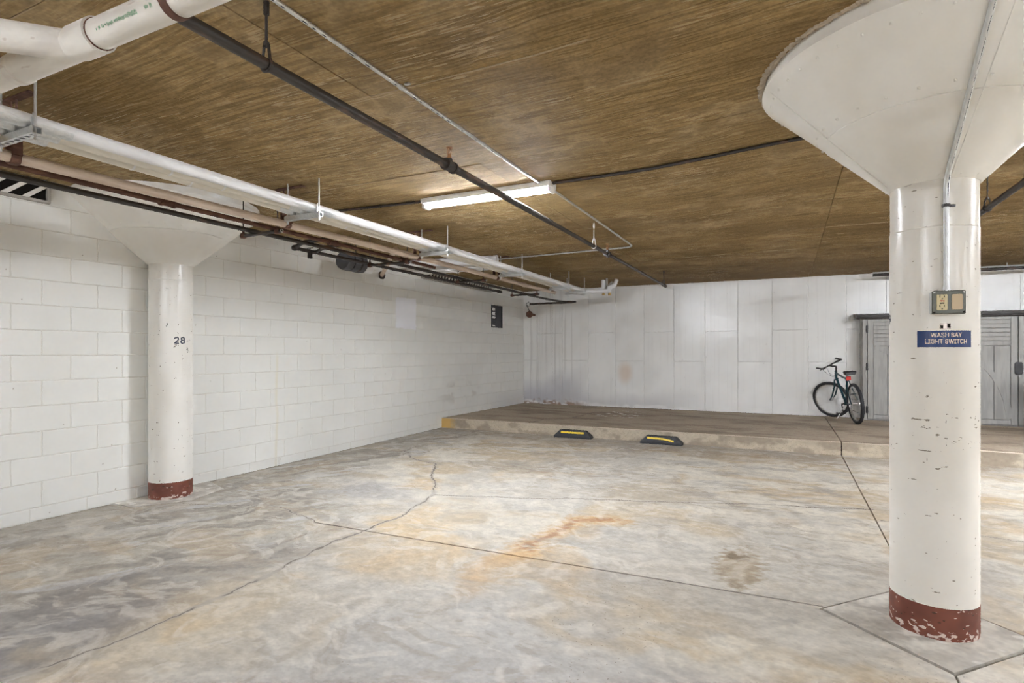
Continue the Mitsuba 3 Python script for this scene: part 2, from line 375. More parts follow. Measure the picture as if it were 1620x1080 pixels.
def cbox(x0, x1, y0, y1, z0, z1, c=0.004):
    """A box with chamfered edges."""
    pts = []
    for sx in (0, 1):
        for sy in (0, 1):
            for sz in (0, 1):
                p = [(x0, x1)[sx], (y0, y1)[sy], (z0, z1)[sz]]
                s = [1 - 2 * sx, 1 - 2 * sy, 1 - 2 * sz]
                for k in range(3):
                    q = list(p)
                    for j in range(3):
                        if j != k:
                            q[j] += s[j] * c
                    pts.append(q)
    return trimesh.Trimesh(np.array(pts)).convex_hull


def frames(pts):
    pts = np.asarray(pts, float)
    t = np.gradient(pts, axis=0) if len(pts) > 2 else np.repeat([pts[1] - pts[0]], 2, 0)
    d = np.diff(pts, axis=0)
    d /= np.linalg.norm(d, axis=1, keepdims=True)
    t[0], t[-1] = d[0], d[-1]
    for i in range(1, len(pts) - 1):
        t[i] = d[i - 1] + d[i]
    t /= np.linalg.norm(t, axis=1, keepdims=True)
    u = np.cross(t[0], [0, 0, 1] if abs(t[0][2]) < 0.9 else [1, 0, 0])
    us = []
    for i in range(len(pts)):
        u = u - t[i] * (u @ t[i])
        u /= np.linalg.norm(u)
        us.append(u)
    us = np.array(us)
    return pts, t, us, np.cross(t, us), d


def tube(pts, r, n=16, caps=True):
    """A swept tube; r a number or one per point."""
    pts, t, u, v, d = frames(pts)
    r = np.broadcast_to(np.asarray(r, float), (len(pts),))
    a = np.linspace(0, 2 * np.pi, n, endpoint=False)
    V = [pts[i] + r[i] * (np.cos(a)[:, None] * u[i] + np.sin(a)[:, None] * v[i]) for i in range(len(pts))]
    V = np.concatenate(V)
    F = []
    for i in range(len(pts) - 1):
        for k in range(n):
            a0, a1 = i * n + k, i * n + (k + 1) % n
            F += [[a0, a1, a1 + n], [a0, a1 + n, a0 + n]]
    if caps:
        b = len(V)
        V = np.vstack([V, pts[0], pts[-1]])
        e = (len(pts) - 1) * n
        for k in range(n):
            F += [[b, (k + 1) % n, k], [b + 1, e + k, e + (k + 1) % n]]
    return trimesh.Trimesh(V, F, process=False)


def arc_pts(pts, rad, n=6):
    """Rounds the inner corners of a polyline."""
    pts = [np.asarray(p, float) for p in pts]
    out = [pts[0]]
    for a, b, c in zip(pts[:-2], pts[1:-1], pts[2:]):
        u, v = (a - b) / np.linalg.norm(a - b), (c - b) / np.linalg.norm(c - b)
        p0, p1 = b + u * rad, b + v * rad
        for s in np.linspace(0, 1, n):
            out.append((1 - s) ** 2 * p0 + 2 * s * (1 - s) * b + s * s * p1)
    return out + [pts[-1]]


def lathe(profile, n=48, c=(0, 0, 0)):
    """Revolves (r, z) about z; r = 0 closes."""
    m = trimesh.creation.revolve(np.array(profile, float), sections=n)
    m.apply_translation(c)
    return m


def align(mesh, a, b):
    """Moves a mesh made along +z at the origin so that z runs from a towards b."""
    a, b = np.asarray(a, float), np.asarray(b, float)
    m = trimesh.geometry.align_vectors([0, 0, 1], b - a)
    mesh.apply_transform(m)
    mesh.apply_translation(a)
    return mesh


def ring(p, axis, R, r, n=24, k=10):
    m = trimesh.creation.torus(R, r, major_sections=n, minor_sections=k)
    m.apply_transform(trimesh.geometry.align_vectors([0, 0, 1], axis))
    m.apply_translation(p)
    return m


def band(p, axis, r0, r1, w, n=32):
    """A flat collar around an axis."""
    prof = [(r0, -w / 2), (r1, -w / 2), (r1, w / 2), (r0, w / 2), (r0, -w / 2)]
    m = trimesh.creation.revolve(np.array(prof), sections=n)
    m.apply_transform(trimesh.geometry.align_vectors([0, 0, 1], axis))
    m.apply_translation(p)
    return m


def at(ply_dict, x=0, y=0, z=0):
    return {**ply_dict, 'to_world': T().translate([x, y, z])}


def ball(p, r, sub=2):
    m = trimesh.creation.icosphere(subdivisions=sub, radius=r)
    m.apply_translation(p)
    return m


def ceil_z(x, y):
    """The slab rises a little towards the free column."""
    s = lambda a, b, v: (lambda t: t * t * (3 - 2 * t))(np.clip((v - a) / (b - a), 0, 1))
    return 2.745 + 0.075 * s(-1.1, 0.45, x) * (1 - s(4.8, 9.0, y))


def floor_z(y):
    return 0.034 * np.clip((np.asarray(y, float) - 3.0) / 5.25, 0, 1)


def plat_z(y):
    return 0.204 - 0.022 * np.clip((np.asarray(y, float) - 8.25) / 3.4, 0, 1)


# ------------------------------------------------------------------ the setting: floor
CR = (0.665, 3.411)      # the free column
CL = (-5.205, 3.335)     # the column on the left wall
RC = 0.1805
pad = Polygon([(0.185, 3.36), (0.645, 2.935), (1.075, 3.40), (0.62, 3.845)])
padL = Polygon([(XL, 2.93), (-5.12, 2.93), (-4.86, 3.30), (-4.98, 3.72), (XL, 3.86)])
rect = sbox(XL, YF, XR, 8.262)
slits = [LineString([(-3.36, 3.305), (0.185, 3.395)]).buffer(0.0075, cap_style=2),
         LineString([(0.66, 8.4), (0.655, 3.7)]).buffer(0.0055, cap_style=2),
         LineString([(0.645, 3.1), (0.645, YF - 1)]).buffer(0.006, cap_style=2),
         LineString([(1.0, 3.40), (XR + 1, 3.40)]).buffer(0.006, cap_style=2),
         LineString([(-5.09, 3.90), (-5.10, 8.4)]).buffer(0.004, cap_style=2),
         LineString([(-5.09, 3.90), (XL - 0.1, 3.90)]).buffer(0.003, cap_style=2)]
slabs = rect.difference(unary_union(slits + [pad.buffer(0.016, join_style=2), padL.buffer(0.006, join_style=2)]))
slabs = sorted(getattr(slabs, 'geoms', [slabs]), key=lambda g: -g.area)


def slab_mesh(poly, dz=0.0, depth=0.09):
    out = []
    for y0, y1 in ((-50, 3.0), (3.0, 50)):
        g = poly.intersection(sbox(-50, y0, 50, y1))
        for h in getattr(g, 'geoms', [g]):
            if h.geom_type == 'Polygon' and h.area > 1e-5:
                m = trimesh.creation.extrude_polygon(h, depth, engine='earcut')
                v = m.vertices.copy()
                v[:, 2] = v[:, 2] - depth + floor_z(v[:, 1]) + dz
                out.append(trimesh.Trimesh(v, m.faces, process=False))
    return cat(out)


struct('floor', bx(XL - 0.3, XR + 0.3, YF - 0.3, YB + 0.3, -0.25, -0.05), 'm_dark_gap', 'stained cream and grey concrete garage floor with dark saw-cut joints')
for g in slabs:
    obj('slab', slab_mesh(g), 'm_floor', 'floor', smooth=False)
mat('m_pad', lambda p, n, uv: mix(mix((0.50, 0.475, 0.42), (0.36, 0.335, 0.295), smoothstep(0.38, 0.66, fbm(p.x * 5, p.y * 7, 2.0, 4))), (0.60, 0.58, 0.54), smoothstep(0.62, 0.75, fbm(p.x * 9, p.y * 14, 5.0, 3)) * 0.7) * (0.85 + 0.3 * fbm(p.x * 40, p.y * 40, 1.0, 2)), 0.7, 0.3)
obj('column_pad', slab_mesh(pad, 0.004), 'm_pad', 'floor', smooth=False, label='grey diamond-shaped concrete pad around the free column')
obj('column_pad', slab_mesh(padL, 0.003), 'm_pad', 'floor', smooth=False, label='pale worn concrete pad at the foot of the wall column')

# raised platform with its kerb
plat = []
for x0, x1 in ((XL, 0.653), (0.664, XR)):
    ys = [8.262, 8.272, YB]
    prof = [(8.262, 0.0), (8.262, float(plat_z(8.262)) - 0.010), (8.272, float(plat_z(8.272))), (YB, float(plat_z(YB))), (YB, 0.0)]
    v = np.array([(x, y, z) for x in (x0, x1) for y, z in prof])
    k = len(prof)
    f = [[i, i + k, (i + 1) % k + k] for i in range(k)] + [[i, (i + 1) % k + k, (i + 1) % k] for i in range(k)]
    f += [[0, i, i + 1] for i in range(1, k - 1)] + [[k, k + i + 1, k + i] for i in range(1, k - 1)]
    m = trimesh.Trimesh(v, f)
    m.fix_normals()
    plat.append(m)
struct('raised_platform', bx(XL, XR, 8.30, YB, 0.0, 0.15), 'm_dark_gap', 'raised brown concrete platform with a low kerb along the back wall')
for m in plat:
    obj('slab', m, 'm_platform', 'raised_platform', smooth=False)

# ------------------------------------------------------------------ ceiling: plywood-formed concrete in sheets
struct('ceiling', bx(XL - 0.3, XR + 0.3, YF - 0.3, YB + 0.3, 2.86, 3.05), 'm_mortar', 'brown concrete ceiling slab with wood-grain form marks')
rng = random.Random(4)
SX, SY = 2.44, 1.22
xi = np.arange(math.floor((XL - 0.42) / SX), math.ceil((XR - 0.42) / SX))
yi = np.arange(math.floor((YF - 1.18) / SY), math.ceil((YB - 1.18) / SY))
for j in yi:
    for i in xi:
        x0, x1 = max(XL, 0.42 + i * SX), min(XR, 0.42 + (i + 1) * SX - 0.004)
        y0, y1 = max(YF, 1.18 + j * SY), min(YB, 1.18 + (j + 1) * SY - 0.004)
        if x1 - x0 < 0.02 or y1 - y0 < 0.02:
            continue
        dz = rng.uniform(-0.0025, 0.0025)
        nx, ny = 6, 3
        gx, gy = np.meshgrid(np.linspace(x0, x1, nx), np.linspace(y0, y1, ny), indexing='ij')
        lo = np.stack([gx, gy, ceil_z(gx, gy) + dz], -1).reshape(-1, 3)
        hi = lo.copy()
        hi[:, 2] = 2.88
        v = np.vstack([lo, hi])
        q = lambda a, b: a * ny + b
        f = []
        for a in range(nx - 1):
            for b in range(ny - 1):
                f += [[q(a, b), q(a, b + 1), q(a + 1, b + 1)], [q(a, b), q(a + 1, b + 1), q(a + 1, b)]]
        n0 = len(lo)
        rim = [q(a, 0) for a in range(nx)] + [q(nx - 1, b) for b in range(1, ny)] + [q(a, ny - 1) for a in range(nx - 2, -1, -1)] + [q(0, b) for b in range(ny - 2, 0, -1)]
        for a, b in zip(rim, rim[1:] + rim[:1]):
            f += [[a, b, b + n0], [a, b + n0, a + n0]]
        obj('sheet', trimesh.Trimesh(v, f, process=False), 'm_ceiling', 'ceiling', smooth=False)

# ------------------------------------------------------------------ walls
struct('wall_left', bx(XL - 0.30, XL - 0.0035, YF, YB, -0.05, 2.745), 'm_joint', 'cream painted concrete block wall on the left', smooth=False)
B, CH, Z0, Y0 = 0.4064, 0.2032, 0.107, 2.1956
pieces = []
for j in range(-1, 13):
    z0, z1 = (0.0, Z0) if j < 0 else (Z0 + j * CH, Z0 + (j + 1) * CH)
    off = 0.0 if j % 2 else 0.5
    if j < 0:
        off = 0.30
    for k in range(-3, 25):
        y0, y1 = Y0 + (k + off) * B, Y0 + (k + off + 1) * B
        y1 = min(y1, YB)
        if y1 - y0 > 0.05 and y1 > 0.6:
            pieces.append((y0, y1, z0, z1))
shape_of = {}


def block_ply(w, h):
    key = (round(w, 3), round(h, 3))
    if key not in shape_of:
        g = 0.0036
        shape_of[key] = mikit.ply(cbox(-0.03, 0, g, w - g, g, h - g, 0.0028), 'm_block', smooth=False)
    return shape_of[key]


inframe = sorted([p for p in pieces if p[1] > 2.06], key=lambda p: p[0])
for y0, y1, z0, z1 in inframe[:300]:
    obj('block', at(block_ply(y1 - y0, z1 - z0), XL, y0, z0), None, 'wall_left')
rest = []
for y0, y1, z0, z1 in inframe[300:] + [p for p in pieces if p[1] <= 2.06]:
    rest.append(cbox(XL - 0.03, XL, y0 + 0.0036, y1 - 0.0036, z0 + 0.0036, z1 - 0.0036, 0.0028))
obj('far_blocks', cat(rest), 'm_block', 'wall_left', smooth=False, kind='stuff')

struct('wall_back', bx(XL, XR, YB + 0.006, YB + 0.3, -0.05, 2.745), 'm_white_wall', 'grey-white painted panel wall at the back above the platform', smooth=False)
rng = random.Random(11)
k = 0
seam = [-2.6294 + 0.6053 * q for q in range(-5, 21)]
seam = [XL] + [s for s in seam if s > XL + 0.1]
for q, (x0, x1) in enumerate(zip(seam[:-1], seam[1:])):
    if x0 > 6:
        break
    zs = [0.10, 1.764 if q % 2 == 1 else 1.165, 2.745]
    for z0, z1 in zip(zs[:-1], zs[1:]):
        d = rng.uniform(0, 0.009)
        m = cbox(x0 + 0.003, x1 - 0.003, YB - d, YB + 0.012, z0 + 0.003, z1 - 0.003, 0.005)
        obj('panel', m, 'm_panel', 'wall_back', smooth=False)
struct('wall_right', bx(XR, XR + 0.3, YF, YB, -0.05, 2.745), 'm_white_wall', 'plain pale wall far to the right', smooth=False)
struct('wall_front', bx(XL, XR, YF - 0.3, YF, -0.05, 2.745), 'm_white_wall', 'plain pale wall behind the camera', smooth=False)

# ------------------------------------------------------------------ columns


def wrap(mesh, c, r, phi):
    """Lays a mesh made in the xy plane (x to the right, y up) on a cylinder about c, facing the angle phi."""
    v = mesh.vertices
    a = phi + v[:, 0] / r
    rr = r + v[:, 2]
    return trimesh.Trimesh(np.stack([c[0] + rr * np.cos(a), c[1] + rr * np.sin(a), v[:, 1]], 1), mesh.faces, process=False)


def sheet(w, h, t, n=16):
    """A thin plate with its lower left at the origin, cut into n strips so that it can be wrapped."""
    xs = np.linspace(0, w, n + 1)
    v = np.array([(x, y, z) for x in xs for y in (0, h) for z in (0, t)])
    f = []
    for i in range(n):
        a = 4 * i
        f += [[a + 1, a + 5, a + 7], [a + 1, a + 7, a + 3], [a, a + 2, a + 6], [a, a + 6, a + 4], [a, a + 4, a + 5], [a, a + 5, a + 1], [a + 2, a + 3, a + 7], [a + 2, a + 7, a + 6]]
    f += [[0, 1, 3], [0, 3, 2], [4 * n, 4 * n + 2, 4 * n + 3], [4 * n, 4 * n + 3, 4 * n + 1]]
    return trimesh.Trimesh(v, f, process=False)


RIM, ZCAP, ZRIM = 0.775, 2.165, 2.735


def cut_at_wall(m):
    return trimesh.intersections.slice_mesh_plane(m, [1, 0, 0], [XL + 0.001, 0, 0], cap=False)


def column(c, label, zrim, ztop, zseam, clip=False):
    t = thing('column', label, 'column')
    z = float(floor_z(c[1])) + 0.003
    fin = cut_at_wall if clip else (lambda m: m)
    n = 96
    obj('base_band', fin(lathe([(0, z - 0.02), (RC + 0.001, z - 0.02), (RC + 0.001, 0.155), (RC, 0.156), (0, 0.156)], n, (c[0], c[1], 0))), 'm_band', t, label='dark red-brown painted band with chipped paint at the foot')
    obj('shaft', fin(lathe([(0, 0.155), (RC, 0.155), (RC, zseam - 0.003), (RC + 0.0018, zseam - 0.001), (RC + 0.001, zseam + 0.001), (RC - 0.0022, zseam + 0.004), (RC - 0.0022, ZCAP + 0.02), (0, ZCAP + 0.02)], n, (c[0], c[1], 0))), 'm_column', t, smooth=25)
    zm = (ZCAP + zrim) / 2
    rm = RC + (RIM - RC) * 0.5
    prof = [(0.05, ZCAP), (RC + 0.003, ZCAP), (RC + 0.008, ZCAP + 0.005), (rm - 0.002, zm - 0.003), (rm - 0.004, zm + 0.001), (RIM - 0.010, zrim - 0.008), (RIM, zrim), (RIM, zrim + 0.004), (RIM - 0.012, zrim + 0.006), (0.05, zrim + 0.006)]
    cap = obj('capital', fin(lathe(prof, n, (c[0], c[1], 0))), 'm_column', t, smooth=25, label='flared cone capital of painted sheet metal')
    obj('collar', fin(lathe([(0.05, zrim + 0.004), (RIM - 0.016, zrim + 0.004), (RIM - 0.010, ztop + 0.004), (0.05, ztop + 0.004)], n, (c[0], c[1], 0))), 'm_column', cap, smooth=25)
    rv = []
    for rr, zz, m, s in ((rm + 0.035, zm + 0.032, 26, 0.0065), (RIM - 0.045, zrim - 0.044, 44, 0.006), (RC + 0.018, ZCAP + 0.014, 14, 0.004)):
        for q in range(m):
            a = 2 * math.pi * (q + 0.3) / m
            p = (c[0] + rr * math.cos(a), c[1] + rr * math.sin(a), zz)
            if p[0] > XL + 0.02:
                b = ball(p, s, 1)
                rv.append(b)
    obj('rivet', cat(rv), 'm_column', cap, smooth=True, kind='stuff')
    return t, cap


def on_cone(c, a, s, zrim, out=0.0):
    """A point on the capital at angle a, s from 0 (neck) to 1 (rim), out metres off its face."""
    k = math.hypot(RIM - RC, zrim - ZCAP)
    nr, nz = (zrim - ZCAP) / k, -(RIM - RC) / k
    r = RC + 0.008 + (RIM - 0.010 - RC) * s + nr * out
    return (c[0] + r * math.cos(a), c[1] + r * math.sin(a), ZCAP + 0.003 + (zrim - ZCAP) * s + nz * out)


col, cap = column(CR, 'free-standing round cream column with a flared capital and a blue sign', 2.742, 2.83, 1.945)
AR = math.atan2(-CR[1], -CR[0])
rg = random.Random(3)
for da in (0.36, -1.15, 2.4, -2.6):                       # lapped sheet seams up the cone
    pts = [on_cone(CR, AR + da, s, 2.742, 0.0005) for s in np.linspace(0.02, 0.99, 8)]
    obj('seam', tube(pts, 0.0022, 6), 'm_column', cap, smooth=True)
obj('mortar_rim', cat([ball((CR[0] + 0.78 * math.cos(a) + rg.uniform(-.008, .012) * math.cos(a), CR[1] + 0.78 * math.sin(a) + rg.uniform(-.008, .012) * math.sin(a), float(ceil_z(CR[0] + 0.78 * math.cos(a), CR[1] + 0.78 * math.sin(a))) - 0.002 + rg.uniform(-0.004, 0.003)), rg.uniform(0.009, 0.017), 1) for a in np.arange(0, 6.283, 0.015)]), 'm_mortar', cap, smooth=True, label='crumbly mortar squeezed out around the top of the capital', kind='stuff')
PHI = AR + math.radians(14.5)
nine = meshkit.text_mesh('9', 0.046, 0.0012)
nine.apply_translation((0, 1.497, 0))
obj('number', wrap(nine, CR, RC, AR + math.radians(-83)), 'm_ink', col, label='black number 9 on the left edge of the shaft')

# electrical: conduit, box, sign
cd = thing('conduit', 'galvanized conduit down the free column to the outlet box', 'conduit')
rc = 0.0115
path = [on_cone(CR, PHI, s, 2.742, rc + 0.001) for s in np.linspace(0.99, 0.06, 10)]
q = RC + rc + 0.001
path += [(CR[0] + (q + 0.004) * math.cos(PHI), CR[1] + (q + 0.004) * math.sin(PHI), 2.135), (CR[0] + q * math.cos(PHI), CR[1] + q * math.sin(PHI), 2.08), (CR[0] + (q + 0.006) * math.cos(PHI), CR[1] + (q + 0.006) * math.sin(PHI), 1.62)]
obj('pipe', tube(path, rc, 14), 'm_galv', cd, smooth=True)
pr = []


def nout(p):
    return np.array([math.cos(PHI), math.sin(PHI), -0.55 if p[2] > 2.14 else 0.0]) / math.hypot(1, 0.55 if p[2] > 2.14 else 0.0)


for i in range(60):
    f0 = i / 60 * (len(path) - 2.0)
    a, b = int(f0), f0 - int(f0)
    p0 = np.array(path[a]) * (1 - b) + np.array(path[a + 1]) * b
    dvec = np.array(path[a + 1]) - np.array(path[a])
    dvec /= np.linalg.norm(dvec)
    if rg.random() < 0.75:
        side = np.array([-math.sin(PHI), math.cos(PHI), 0])
        pr.append(tube([p0 + side * 0.0035 + nout(p0) * (rc - 0.0022), p0 + side * 0.0035 + nout(p0) * (rc - 0.0022) + dvec * rg.uniform(0.008, 0.020)], 0.0024, 6))
obj('print_mark', cat(pr), 'm_ink', cd, smooth=True, kind='stuff')
cl = band((CR[0] + q * math.cos(PHI), CR[1] + q * math.sin(PHI), 2.035), [0, 0, 1], rc, rc + 0.004, 0.014)
ear = wrap(sheet(0.052, 0.012, 0.005, 4).apply_translation((-0.014, 2.029, 0)), CR, RC, PHI)
obj('strap', cat(cl, ear), 'm_black_plastic', cd, label='black strap fixing the conduit to the shaft')
er, et = np.array([math.cos(PHI), math.sin(PHI), 0]), np.array([-math.sin(PHI), math.cos(PHI), 0])


def face_frame(mesh, dist, z):
    """x to the right, y up, z outwards, on the flat face in front of the free column."""
    M = np.eye(4)
    M[:3, 0], M[:3, 1], M[:3, 2] = et, [0, 0, 1], er
    M[:3, 3] = np.array([CR[0], CR[1], z]) + er * dist
    mesh = mesh.copy()
    mesh.apply_transform(M)
    return mesh


ob = thing('outlet_box', 'grey metal outlet box with an ivory socket on the free column above the blue sign', 'outlet box')
zb = 1.583
D0 = RC - 0.004
obj('box', face_frame(cbox(-0.062, 0.062, -0.052, 0.052, 0, 0.045, 0.004), D0, zb), 'm_galv', ob)
obj('cover', face_frame(cbox(-0.064, 0.064, -0.054, 0.054, 0.045, 0.054, 0.004), D0, zb), 'm_grey_box', ob)
obj('connector', cat(lathe([(0, 0), (0.017, 0), (0.017, 0.012), (0.0145, 0.014), (0.0145, 0.026), (0, 0.026)], 20).apply_translation(np.array([CR[0], CR[1], 1.633]) + er * (q + 0.006))), 'm_galv', ob)
sk = obj('socket', face_frame(cbox(-0.047, -0.006, -0.036, 0.036, 0.054, 0.058, 0.003), D0, zb), 'm_ivory', ob, label='ivory socket with red and black test buttons')
slots = []
for sy in (0.027, -0.018):
    slots += [bx(-0.0365, -0.0335, sy - 0.005, sy + 0.005, 0.0575, 0.0592), bx(-0.0195, -0.0165, sy - 0.004, sy + 0.004, 0.0575, 0.0592), bx(-0.0295, -0.0235, sy - 0.0135, sy - 0.009, 0.0575, 0.0592)]
for s in slots:
    obj('slot', face_frame(s, D0, zb), 'm_void', sk)
obj('test_button', face_frame(cbox(-0.0355, -0.0175, 0.0045, 0.0095, 0.0575, 0.0605, 0.001), D0, zb), 'm_red', sk)
obj('reset_button', face_frame(cbox(-0.0340, -0.0190, -0.0070, -0.0015, 0.0575, 0.0605, 0.001), D0, zb), 'm_void', sk)
obj('blank_plate', face_frame(cbox(0.010, 0.051, -0.034, 0.036, 0.054, 0.058, 0.003), D0, zb), 'm_beige', ob, label='beige blank plate beside the socket')
for sx in (-0.056, 0.056):
    for sy in (-0.046, 0.046):
        obj('screw', face_frame(cbox(sx - 0.004, sx + 0.004, sy - 0.004, sy + 0.004, 0.054, 0.057, 0.0015), D0, zb), 'm_galv' if sy > 0 else 'm_void', ob)
sg = thing('sign', 'blue sign reading WASH BAY LIGHT SWITCH wrapped on the free column', 'sign')
PS = AR + math.radians(15.5)
pl = sheet(0.222, 0.0775, 0.0015, 24)
pl.apply_translation((-0.111, 1.377, 0))
obj('plate', wrap(pl, CR, RC, PS), 'm_sign_blue', sg)
for txt, zt, wid in (('WASH BAY', 1.4245, 0.122), ('LIGHT SWITCH', 1.3945, 0.166)):
    m = meshkit.text_mesh(txt, 0.0200, 0.0010, bold=True)
    b = m.bounds
    m.apply_scale([wid / (b[1][0] - b[0][0]), 1, 1])
    m.apply_translation((-wid / 2 - m.bounds[0][0] + 0.003, zt, 0.0012))
    obj('lettering', wrap(m, CR, RC, PS), 'm_letter', sg)
fo = sheet(0.042, 0.026, 0.0012, 4)
fo.apply_translation((-0.021, 1.463, 0))
st = thing('foil_sticker', 'small torn foil sticker between the outlet box and the blue sign', 'sticker')
obj('backing', wrap(fo, CR, RC, PHI), 'm_foil', st)
sp = [sheet(0.010, 0.014, 0.0006, 2).apply_translation((-0.018, 1.465, 0.0012)), sheet(0.012, 0.018, 0.0006, 2).apply_translation((0.007, 1.468, 0.0012))]
obj('dark_scrap', wrap(cat(sp), CR, RC, PHI), 'm_void', st)

colL, capL = column(CL, 'round cream column numbered 28 standing against the block wall', 2.69, 2.75, 2.02, clip=True)
AL = math.atan2(-CL[1], -CL[0])
num = meshkit.text_mesh('28', 0.060, 0.0016, bold=True)
num.apply_translation((-num.bounds[1][0] / 2, 1.432, 0))
obj('number', wrap(num, CL, RC, AL + math.radians(22)), 'm_ink', colL, label='black number 28')
chip = []
for u, z in ((45, 1.385), (46.5, 1.375), (47.5, 1.36), (46, 1.345), (44.5, 1.372), (-9, 1.60), (-12, 1.585), (-10, 1.605)):
    chip.append(wrap(sheet(0.007, 0.012, 0.0008, 2).apply_translation((0, z, 0)), CL, RC, AL + math.radians(u)))
obj('paint_chip', cat(chip), 'm_grey_box', colL, kind='stuff')

# ------------------------------------------------------------------ fluorescent lights
scene['m_lens_glow'] = dict(type='twosided', bsdf=dict(type='diffuse', reflectance={'type': 'rgb', 'value': [0.8, 0.8, 0.8]}))
LAMP_LABEL = ['glowing white strip light on the ceiling above the middle of the bay', 'white strip light on the ceiling to the right of the free column',
              'white strip light on the ceiling behind the camera on the left', 'white strip light on the ceiling behind the camera on the right',
              'white strip light near the far rear wall on the left', 'white strip light near the far rear wall on the right', 'white strip light beside the far right wall', 'unseen white strip light added on the ceiling in front of the shed', 'unseen white strip light added on the ceiling far right of the free column', 'unseen white strip light added on the ceiling far right behind the camera']
for (lx, ly), lb in zip(LAMP_SPOTS, LAMP_LABEL):
    t = thing('strip_light', lb, 'ceiling light')
    zc = float(ceil_z(lx, ly)) - 0.004
    hl = 0.63
    obj('housing', cbox(lx - hl, lx + hl, ly - 0.072, ly + 0.072, zc - 0.045, zc, 0.004), 'm_white_metal', t)
    prof = [(ly + 0.046 * math.cos(a), zc - 0.046 - 0.036 * math.sin(a)) for a in np.linspace(0, math.pi, 11)]
    poly = Polygon(prof)
    m = trimesh.creation.extrude_polygon(poly, 2 * hl - 0.06, engine='earcut')
    m.apply_transform(np.array([[0, 0, 1, lx - hl + 0.03], [1, 0, 0, 0], [0, 1, 0, 0], [0, 0, 0, 1]], float))
    m.fix_normals()
    scene[t + '__lens'] = {**mikit.ply(m, 'm_lens_glow', smooth=False), 'emitter': dict(type='area', radiance={'type': 'rgb', 'value': [LAMP_L * 0.96, LAMP_L * 1.0, LAMP_L * 1.07]})}
    for s in (-1, 1):
        obj('end_cap', cbox(lx + s * (hl - 0.015) - 0.015, lx + s * (hl - 0.015) + 0.015, ly - 0.05, ly + 0.05, zc - 0.085, zc - 0.044, 0.004), 'm_white_metal', t)

# ------------------------------------------------------------------ conduits on the ceiling


def ceil_run(xs, y, r, n=2):
    return [(x, y, float(ceil_z(x, y)) - r - 0.004) for x in xs]


t = thing('conduit', 'galvanized conduit along the ceiling from the top of the picture to the strip light', 'conduit')
obj('pipe', tube([(-1.79, y, 2.729) for y in (-6, 1, 4.19)], 0.0105, 12), 'm_galv', t, smooth=True)
pr = [tube([(-1.786, y, 2.7205), (-1.786, y + rg.uniform(0.010, 0.035), 2.7205)], 0.0024, 6) for y in np.arange(1.2, 3.4, 0.055) if rg.random() < 0.7]
obj('print_mark', cat(pr), 'm_ink', t, smooth=True, kind='stuff')
obj('strap', cat(band((-1.79, 2.36, 2.729), [0, 1, 0], 0.0105, 0.0135, 0.018), bx(-1.765, -1.735, 2.35, 2.37, 2.735, 2.742)), 'm_galv', t)
t = thing('conduit', 'thin grey conduit leaving the strip light, bending left at the far end of the ceiling', 'conduit')
pts = arc_pts([(-1.765, 4.32, 2.729), (-1.765, 7.27, 2.729), (-3.93, 7.37, 2.729)], 0.16, 8)
obj('pipe', tube(pts, 0.0105, 12), 'm_galv', t, smooth=True)
for p, ax in (((-1.765, 6.45, 2.729), [0, 1, 0]), ((-2.2, 7.29, 2.729), [1, 0, 0]), ((-3.35, 7.345, 2.729), [1, 0, 0])):
    obj('strap', cat(band(p, ax, 0.0105, 0.0145, 0.018)), 'm_galv', t)
t = thing('conduit', 'dark conduit on the ceiling from the strip light towards the free column', 'conduit')
obj('pipe', tube([(x, 4.235, float(ceil_z(x, 4.235)) - 0.017) for x in (-1.69, -1.3, -0.9, -0.5, -0.1, 0.3, 0.8, 3.1)], 0.0125, 12), 'm_iron', t, smooth=True)
t = thing('conduit', 'dark conduit on the ceiling left of the strip light ending above the white pipes', 'conduit')
obj('pipe', tube([(-2.955, 4.235, 2.728), (-4.2, 4.13, 2.728)], 0.0125, 12), 'm_iron', t, smooth=True)
obj('strap', band((-3.42, 4.196, 2.728), [1, 0.08, 0], 0.0125, 0.0165, 0.018), 'm_iron', t)


# ------------------------------------------------------------------ sprinkler pipes


def upright_head(x, y, z, parent):
    """An upright sprinkler head."""
    h = obj('sprinkler_head', cat(lathe([(0, 0), (0.014, 0), (0.014, 0.014), (0.010, 0.018), (0.010, 0.028), (0, 0.028)], 14, (x, y, z)),
                                  [tube([(x + s * 0.009, y, z + 0.026), (x + s * 0.015, y, z + 0.045), (x + s * 0.004, y, z + 0.068)], 0.0026, 6) for s in (-1, 1)],
                                  tube([(x, y, z + 0.028), (x, y, z + 0.058)], 0.003, 6)), 'm_copper', parent)
    obj('deflector', lathe([(0, 0.066), (0.018, 0.064), (0.021, 0.067), (0.018, 0.070), (0, 0.071)], 18, (x, y, z)), 'm_copper', h)


def clevis(x, y, z, r, parent, m='m_iron', top=None):
    """A pear-shaped band around a pipe along y, with its rod up to the ceiling."""
    a = np.linspace(math.radians(-40), math.radians(220), 20)
    loop = [(x - (r + 0.004) * math.cos(v), y, z - (r + 0.004) * math.sin(v)) for v in a]
    loop = [(x + 0.011, y, z + r + 0.055)] + loop[::-1] + [(x - 0.011, y, z + r + 0.055)] if False else [(x - 0.011, y, z + r + 0.055)] + loop + [(x + 0.011, y, z + r + 0.055)]
    obj('hanger_loop', tube(loop, 0.006, 8), m, parent, smooth=True)
    top = top or float(ceil_z(x, y))
    obj('hanger_rod', cat(tube([(x, y, z + r + 0.045), (x, y, top)], 0.0055, 8), tube([(x, y, z + r + 0.046), (x, y, z + r + 0.064)], 0.012, 8)), m, parent)
    obj('ceiling_anchor', lathe([(0, 0), (0.012, 0), (0.012, 0.05), (0, 0.05)], 10, (x, y, top - 0.05)), m, parent)


